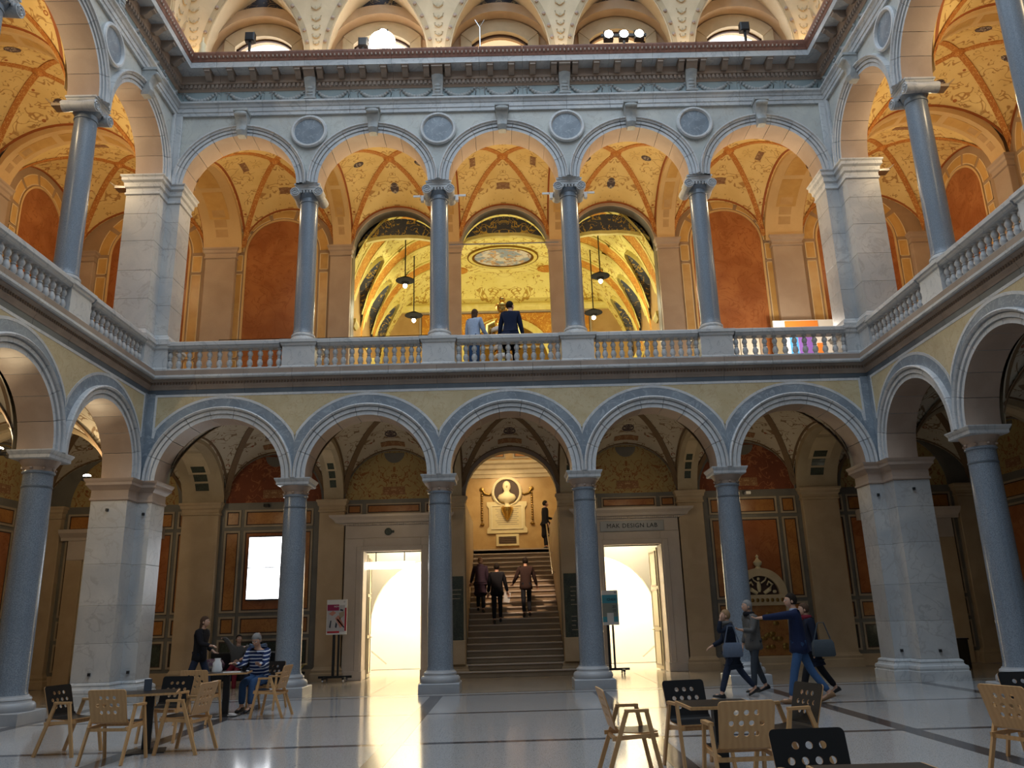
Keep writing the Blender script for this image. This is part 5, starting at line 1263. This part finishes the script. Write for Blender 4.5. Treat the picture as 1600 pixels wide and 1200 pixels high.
ob('desk', M().box(-.4, .4, -.25, .25, .7, .74).box(-.38, -.33, -.22, .22, 0, .7).box(.33, .38, -.22, .22, 0, .7), 'blackm', e); ob('stem', M().tube([(0, 0, .74), (0, 0, 1.1)], .015, 6), 'blackm', e); ob('shade', M().ell((0, 0, 1.14), .12, .12, .03, 14, 5), 'lampw', e)
point('lamp_glow', (11.2, 2.6, .98), 3, WARM2, .05)
for x, z, l in ((-7.1, 4.86, 'small security camera on the wall above the lit screen'), (6.9, 4.86, 'small white security camera on the wall above the fountain')):
    e = empty('security_camera', l, 'camera', (x, GW-.02, z)); ob('mount', M().box(-.04, .04, -.1, 0, -.03, .05), 'white', e); ob('housing', M().box(-.07, .07, -.26, -.06, -.04, .04), 'blackm' if x < 0 else 'white', e)

# ================================================================== PEOPLE
def skin_mesh(name, chains, mats, parent, sub=1, root=0):
    """chains: lists of (point, rx, ry) joined where points coincide; grown with a Skin modifier"""
    V = []; E = []; R_ = []; idx = {}
    for ch in chains:
        prev = None
        for p, r in ch:
            key = tuple(round(c, 4) for c in p)
            if key not in idx: idx[key] = len(V); V.append(p); R_.append(r if isinstance(r, tuple) else (r, r))
            i = idx[key]
            if prev is not None and prev != i: E.append((prev, i))
            prev = i
    me = bpy.data.meshes.new(name); me.from_pydata(V, E, [])
    o = bpy.data.objects.new(name, me); COL.objects.link(o)
    md = o.modifiers.new('skin', 'SKIN'); md.use_smooth_shade = True
    for i, d in enumerate(me.skin_vertices[0].data): d.radius = R_[i]; d.use_root = i == root
    sd = o.modifiers.new('sub', 'SUBSURF'); sd.levels = sub; sd.render_levels = sub
    m2 = bpy.data.meshes.new_from_object(o.evaluated_get(bpy.context.evaluated_depsgraph_get())); m2.name = name
    bpy.data.objects.remove(o)
    m2.materials.clear()
    for m in mats: m2.materials.append(m)
    m2.shade_smooth()
    return link(name, m2, parent)
def rot(v, ax, a): return Matrix.Rotation(a, 3, ax) @ Vector(v)
def person(label, loc, heading, H=1.75, lean=0, twist=0, head=(0, 0), hipL=0, hipR=0, kneeL=0, kneeR=0, shL=(0, 8), shR=(0, 8), elL=12, elR=12, top=None, legs=None, shoes=None, hair=None, skin=0,
           hairlen=0, coat=0, scarf=None, sit=0, bulk=1.0, vest=None, hat=0, bag=None, spread=0, collar=None, skirt=0):
    """body in a local frame: facing +y, x to the person's right; angles in degrees"""
    k = H/1.75
    e = empty('person', label, 'person', loc, rad(heading-90))
    hipz = .92*k
    def leg(s_, hip, knee):
        h = Vector((s_*.09*k, 0, hipz)); d = rot((0, 0, -1), 'X', rad(hip)); d = rot(d, 'Y', rad(-s_*spread))
        kn = h+d*.43*k; d2 = rot(d, 'X', -rad(knee)); an = kn+d2*.41*k
        toe = rot((0, 1, 0), 'X', rad(max(-35, min(20, (hip-knee)*.6)))) if not sit else Vector((0, 1, -.05))
        return h, kn, an, toe
    LL = leg(-1, hipL, kneeL); RL = leg(1, hipR, kneeR)
    low_ = min(q[2].z-.085*k+min(0, q[3].z*.16*k) for q in (LL, RL))
    dz = -low_ if not sit else sit-hipz+.09*k
    sh_ = Vector((0, 0, dz)); LL = tuple(p+sh_ for p in LL[:3])+(LL[3],); RL = tuple(p+sh_ for p in RL[:3])+(RL[3],)
    pel = Vector((0, 0, hipz+.02*k))+sh_
    def T(v): return pel+rot(rot(v, 'Z', rad(twist)), 'X', -rad(lean))*k
    sp, chs, neck = T((0, 0, .2)), T((0, 0, .42)), T((0, .0, .55))
    hd0 = T((0, .01, .60)); hc = T((0, .035, .70))
    def arm(s_, sh, el):
        a = T((s_*.185, 0, .49)); d = rot((0, 0, -1), 'Y', -s_*rad(sh[1])); d = rot(d, 'X', rad(sh[0])); d = rot(d, 'Z', rad(twist)); d = rot(d, 'X', -rad(lean*.6))
        eb = a+d*.29*k; side = rot(rot((1, 0, 0), 'Z', rad(twist)), 'Z', 0)
        d2 = Matrix.Rotation(rad(el), 3, side) @ d; wr = eb+d2*.25*k
        return a, eb, wr, d2
    LA = arm(-1, shL, elL); RA = arm(1, shR, elR)
    # continuous body
    b = bulk
    chains = [[(pel, (.095*k*b, .075*k*b)), (sp, (.09*k*b, .07*k*b)), (chs, (.10*k*b, .075*k*b)), (neck, .055*k), (hd0, .055*k), (hc, .07*k)]]
    for s_, (h, kn, an, toe) in ((-1, LL), (1, RL)):
        chains.append([(pel, (.095*k*b, .075*k*b)), (h, .075*k), (kn, .058*k), (an, .042*k), (an+Vector((0, .02, -.04*k)), .042*k), (an+Vector(toe)*.15*k+Vector((0, 0, -.05*k)), .035*k)])
    for s_, (a, eb, wr, d2) in ((-1, LA), (1, RA)):
        chains.append([(chs, (.10*k*b, .075*k*b)), (a, .055*k), (eb, .043*k), (wr, .028*k), (wr+d2*.06*k, (.036*k, .022*k))])
        pm = wr+d2*.06*k; sd = Vector((1, 0, 0)); sd = (sd-d2*sd.dot(d2)).normalized()
        up_ = d2.cross(sd)
        for i, (off, ln) in enumerate(((-.027, .060), (-.009, .072), (.009, .068), (.027, .052))):
            q0 = pm+sd*off*k+d2*.028*k; q1 = q0+d2*ln*.55*k+up_*.012*k*s_; q2 = q1+d2*ln*.4*k+up_*.02*k*s_
            chains.append([(pm, (.036*k, .022*k)), (q0, .0105*k), (q1, .0095*k), (q2, .0075*k)])
        t0 = wr+d2*.03*k-sd*.03*k*s_; chains.append([(wr, .028*k), (t0, .013*k), (t0+d2*.04*k-sd*.014*k*s_, .0105*k), (t0+d2*.065*k-sd*.012*k*s_, .0085*k)])
    sm = SKIN[skin]
    body = skin_mesh('body', chains, [sm], e)
    # head with face
    Rh = Matrix.Rotation(rad(head[0]), 3, 'Z') @ Matrix.Rotation(-rad(head[1]+lean*.5), 3, 'X')
    hm = M(); hm.ell((0, 0, 0), .074, .092, .112, 18, 13)
    hm.v = [(x*(1-.22*max(0, -z/.112)), y+(.012 if z < -.03 and y > 0 else 0), z) for x, y, z in hm.v]
    hm.ell((0, .093, -.012), .013, .02, .024, 8, 6); hm.ell((0, .083, -.052), .024, .01, .008, 8, 5)
    for q in (-1, 1):
        hm.ell((q*.076, -.005, -.008), .012, .022, .032, 8, 6); hm.ell((q*.03, .082, .018), .016, .009, .009, 8, 5, 1); hm.ell((q*.03, .084, .034), .02, .008, .004, 8, 4, 2)
    ho = ob('head', hm, [sm, MT['white'], MT['blackm']], body, hc, smooth=60); ho.rotation_euler = Rh.to_euler(); ho.scale = (k, k, k)
    if hair is not None:
        hr = M(); hr.ell((0, -.018, .020), .088, .102, .114, 16, 11)
        hr.v = [(x, y if not (y > .04 and z < .055) else .03, max(z, -.06 if y < .02 else .03)) for x, y, z in hr.v]
        if hairlen:
            L = []
            for i in range(7):
                q = i/6; L.append([(.085*cos(2*pi*j/12)*(1-.25*q), -.05-.03*q+.05*sin(2*pi*j/12), .04-hairlen*q+.006*sin(5*j+i)) for j in range(12)])
            hr.loops(L)
        o = ob('hair' if not hat else 'cap', hr, hair, ho, smooth=60)
    # clothes as layers that follow the body
    tm = top or cloth('top', (.03, .03, .035))
    hr_ = .185 if coat else .225
    ch2 = [[(pel+Vector((0, 0, -.17*k if not sit else -.05*k)), (hr_*k*b, hr_*.83*k*b)), (pel+Vector((0, 0, -.06*k)), (.205*k*b, .165*k*b)), (sp, (.16*k*b, .125*k*b)), (chs, (.18*k*b, .14*k*b)), (T((0, 0, .50)), (.12*k, .10*k)), (T((0, 0, .545)), (.075*k, .07*k))]]
    for s_, (a, eb, wr, d2) in ((-1, LA), (1, RA)): ch2.append([(chs, (.18*k*b, .14*k*b)), (a, .085*k), (eb, .064*k), (wr-d2*.005*k, .047*k)])
    if coat: ch2.append([(pel+Vector((0, 0, -.17*k if not sit else -.05*k)), (hr_*k*b, hr_*.83*k*b)), (pel+Vector((0, -.01, -.17*k-coat*.5*k)), (.19*k*b, .16*k*b)), (pel+Vector((0, -.015, -.17*k-coat*k)), (.2*k*b, .17*k*b))])
    skin_mesh('coat' if coat else 'jumper', ch2, [tm], e)
    lm = legs or cloth('trousers', (.02, .022, .03))
    ch3 = []
    for s_, (h, kn, an, toe) in ((-1, LL), (1, RL)): ch3.append([(pel+Vector((0, 0, .0)), (.115*k*b, .095*k*b)), (h, .088*k*b), (kn, .074*k), (an+(kn-an)*.04, .060*k)])
    skin_mesh('trousers', ch3, [lm], e)
    for s_, (h, kn, an, toe) in ((-1, LL), (1, RL)):
        t_ = Vector(toe); c = an+Vector((0, 0, -.03*k)); u_ = Vector((0, 0, 1)); u_ = (u_-t_*u_.dot(t_)).normalized(); sx = t_.cross(u_)
        L = []
        for q, w, hh in ((-.075, .028, .07), (-.05, .04, .10), (.0, .042, .105), (.06, .044, .075), (.12, .048, .055), (.165, .036, .045), (.185, .015, .025)):
            P0 = c+t_*q*k-u_*.055*k
            L.append([P0+sx*w*k*cos(2*pi*j/10)+u_*k*(max(0, hh*(.5+.5*sin(2*pi*j/10)))) for j in range(10)])
        ob('shoe', M().loops(L), shoes or MT['blackm'], e, smooth=60)
    if scarf is not None:
        sc_ = M(); L = []
        for j in range(15):
            a = 2*pi*j/14; cpt = neck+Vector((.085*k*cos(a), .08*k*sin(a)+.01, .0)); L.append([cpt+Vector((cos(a)*.038*cos(b_), sin(a)*.038*cos(b_), .05*sin(b_)))*k for b_ in [2*pi*i/8 for i in range(8)]])
        sc_.loops(L); ob('scarf', sc_, scarf, e, smooth=60)
    if collar is not None: ob('collar', M().lathe([(.07, -.03), (.075, .01), (.066, .035), (.06, .03)], n=14), collar, e, T((0, .005, .545)), smooth=40)
    return e, dict(L=LA, R=RA, pel=pel, chs=chs)
navy = cloth('navy_knit', (.012, .02, .06)); blackc = cloth('black_wool', (.012, .012, .016)); darkb = cloth('dark_brown_leather', (.05, .028, .024)); greyj = cloth('grey_jacket', (.12, .115, .11)); jean = cloth('blue_denim', (.05, .11, .24)); djean = cloth('dark_denim', (.025, .035, .065))
palebl = cloth('pale_blue_shirt', (.42, .52, .70)); suit = cloth('midnight_suit', (.012, .02, .05)); burg = cloth('burgundy_wool', (.16, .012, .025)); gtr = cloth('grey_trousers', (.05, .06, .075))
hb = cloth('brown_hair', (.09, .05, .03)); hd = cloth('dark_hair', (.02, .014, .01)); hg = cloth('grey_hair', (.27, .26, .25)); hbl = cloth('fair_hair', (.30, .19, .10)); purp = cloth('dark_plum_coat', (.035, .02, .035)); maroon = cloth('red_jumper', (.20, .02, .03))
shb = cloth('tan_shoe', (.26, .15, .08)); MT['striped'] = stripes()
# on the stairs, seen from behind
def stepz(kk): return RI*kk, 4.0+TR*(kk-.45)
z, y = stepz(10); person('person in a dark plum coat climbing the stairs, farthest left of the three', (-1.02, y, z), 88, 1.68, lean=6, hipL=28, kneeL=40, hipR=-8, kneeR=6, top=purp, coat=.30, hair=hb, hairlen=.10, bulk=1.12, scarf=purp, shL=(6, 16), elL=30)
z, y = stepz(8); _, d_ = person('person in black clothes and cap climbing the middle of the stairs, paper in hand', (-.50, y, z), 90, 1.80, lean=5, hipL=-10, kneeL=8, hipR=26, kneeR=40, top=blackc, hair=hd, hat=1, shR=(8, 14), elR=10, bulk=1.08)
w_ = d_['R'][2]; pp = ob('folded_paper', M().box(-.10, .10, -.01, .01, -.30, 0), 'white', None, (-.50+w_.x, y+w_.y+.03, z+w_.z-.02), (.1, .15, .2)); tag(pp, 'white folded paper held by the person in the middle of the stairs', 'paper')
z, y = stepz(9); person('person in a brown leather jacket climbing the stairs, farthest right of the three', (.40, y, z), 92, 1.80, lean=6, hipL=-10, kneeL=10, hipR=24, kneeR=38, top=darkb, hair=hd, shL=(0, 22), elL=50, shR=(10, 16), elR=18, bulk=1.05)
person('person in a long black coat standing on the landing at the head of the stairs', (1.27, 10.9, NS*RI), 10, 1.76, top=blackc, coat=.42, hair=hd, shL=(20, 6), elL=60)
# upper gallery
person('woman in a pale blue top and jeans leaning by the upper balustrade', (-.86, .28, 7.54), 60, 1.70, lean=2, top=palebl, legs=jean, hair=hb, hairlen=.30, shR=(18, 8), elR=30, head=(10, 0))
person('man in a midnight blue suit beside the gilded sculpture on the upper gallery', (.08, .26, 7.54), 80, 1.88, top=suit, legs=blackc, hair=hd, head=(-35, 0), bulk=1.08, coat=.12, shL=(4, 12), shR=(4, 10))
# court, left
person('woman with long brown hair in dark clothes walking right past the panelled wall', (-7.25, .2, 0), -8, 1.80, lean=4, hipL=22, kneeL=10, hipR=-20, kneeR=18, top=blackc, legs=djean, hair=hb, hairlen=.26, shL=(-12, 8), elL=70, shR=(25, 8), elR=60)
person('grey-haired man in a striped navy jumper sitting at the cafe table', (-4.94, -2.86, 0), -104, 1.80, lean=14, head=(8, 24), sit=.47, hipL=86, hipR=86, kneeL=82, kneeR=88, spread=9, top=MT['striped'], legs=jean, hair=hg, shL=(34, 8), shR=(34, 6), elL=74, elR=78, bulk=1.14)
person('lounging person with an arm raised behind the head, grey top, on the bench sofa', (-7.25, 2.85, 0), -88, 1.70, lean=-16, sit=.42, hipL=70, hipR=75, kneeL=70, kneeR=60, top=greyj, legs=maroon, hair=hd, shL=(20, 60), elL=120, shR=(150, 30), elR=110, head=(20, 0))
person('person in a blue shirt and dark scarf sitting on the sofa beside the lounger', (-6.72, 2.85, 0), -92, 1.76, lean=-6, sit=.42, hipL=78, hipR=78, kneeL=80, kneeR=76, top=cloth('mid_blue_shirt', (.12, .18, .30)), legs=djean, hair=None, scarf=blackc, shL=(20, 8), shR=(20, 8), elL=60, elR=60, skin=1)
MT['floral'] = fresco('flowered_cloth', (.16, .05, .10), (.10, .09, .12), (.40, .36, .30), (.10, .22, .20), 1, 4)
b_ = ob('flowered_bag', M().stack([(-.2, -.12, -1, -1), (.2, -.12, 1, -1), (.2, .12, 1, 1), (-.2, .12, -1, 1)], [(-.02, 0), (.03, .06), (.05, .16), (.0, .26), (-.08, .31)]), 'floral', None, (-7.82, 2.8, .42), smooth=60); tag(b_, 'flowered cloth bundle lying on the left end of the sofa', 'bag')
# court, right: the four walkers
e, d_ = person('fair-haired woman with a shoulder bag striding left, hand at her mouth', (4.1, -3.05, 0), 182, 1.64, lean=3, hipL=24, kneeL=6, hipR=-26, kneeR=14, top=cloth('dark_blue_coat', (.016, .022, .04)), coat=.16, legs=djean, hair=hbl, scarf=greyj, shL=(70, 6), elL=125, shR=(16, 6), elR=50, head=(0, -4))
def handbag(lbl, loc, rz, mat, w=.17, h=.26):
    b = empty('shoulder_bag', lbl, 'bag', loc, rz)
    ob('bag_body', M().stack([(-w, -.05, -1, -1), (w, -.05, 1, -1), (w, .05, 1, 1), (-w, .05, -1, 1)], [(-.01, 0), (.01, .03), (.0, h*.8), (-.03, h)]), mat, b, smooth=40)
    ob('strap', M().tube([(-w*.8, 0, h), (-w*.3, 0, h+.3), (w*.3, 0, h+.3), (w*.8, 0, h)], .012, 6), mat, b)
handbag('blue-grey shoulder bag at the fair-haired woman\'s hip', (4.05, -3.33, .74), 0, cloth('blue_grey_canvas', (.12, .15, .21)))
person('grey-haired man in a grey jacket walking behind the fair-haired woman', (4.78, -2.2, 0), 192, 1.76, lean=3, hipL=12, kneeL=8, hipR=-10, kneeR=12, top=greyj, legs=gtr, hair=hg, scarf=blackc, shL=(20, 8), elL=80, shR=(0, 8), elR=20, bulk=1.1)
person('man in a navy jumper and jeans pointing left with an outstretched arm', (4.95, -4.4, 0), 160, 1.86, lean=2, hipL=16, kneeL=4, hipR=-20, kneeR=16, top=navy, legs=jean, shoes=shb, hair=hd, collar=palebl, shL=(84, 14), elL=4, shR=(-6, 9), elR=10, head=(22, 0), bulk=1.05)
person('woman in a burgundy scarf and dark coat walking behind the pointing man', (5.55, -3.3, 0), 180, 1.72, lean=3, hipL=24, kneeL=8, hipR=-24, kneeR=12, top=cloth('black_blue_coat', (.014, .018, .035)), coat=.12, legs=blackc, hair=hb, scarf=burg, shL=(-6, 8), elL=16)
handbag('grey shoulder bag carried by the woman in the burgundy scarf', (5.66, -3.62, .72), 0, cloth('slate_grey_canvas', (.07, .085, .10)), .19, .3)

# small plant behind the first column, menu card on the near left table
e = empty('potted_plant', 'small potted plant with yellow leaves half hidden behind the first column', 'plant', (-5.72, 3.3, 0))
ob('pot', M().lathe([(.12, 0), (.16, .3), (.17, .32), (.15, .32), (.14, .28)], n=14), 'blackm', e, smooth=40)
MT['leafy'] = plain('yellow_leaf', (.55, .45, .12), .6)
for i in range(9):
    a = i*2.4; mb = M(); L = []
    for j in range(5):
        q = j/4; w_ = .03*(1-(2*q-1)**2)+.003; x_ = .22*q; z_ = .3+.42*q-.2*q*q
        L.append([(cos(a)*x_-sin(a)*w_, sin(a)*x_+cos(a)*w_, z_), (cos(a)*x_+sin(a)*w_, sin(a)*x_-cos(a)*w_, z_), (cos(a)*x_, sin(a)*x_, z_-.006)])
    ob('leaf', mb.loops(L), 'leafy', e)
e = empty('menu_card', 'small black folded card standing on the near left cafe table', 'card', (-5.1, -7.55, .7455), .4)
ob('card', M().loops([[(q, -.03, 0), (q, 0, .15), (q, .03, 0), (q, .026, 0), (q, 0, .142), (q, -.026, 0)] for q in (-.05, .05)]), 'dkp', e)
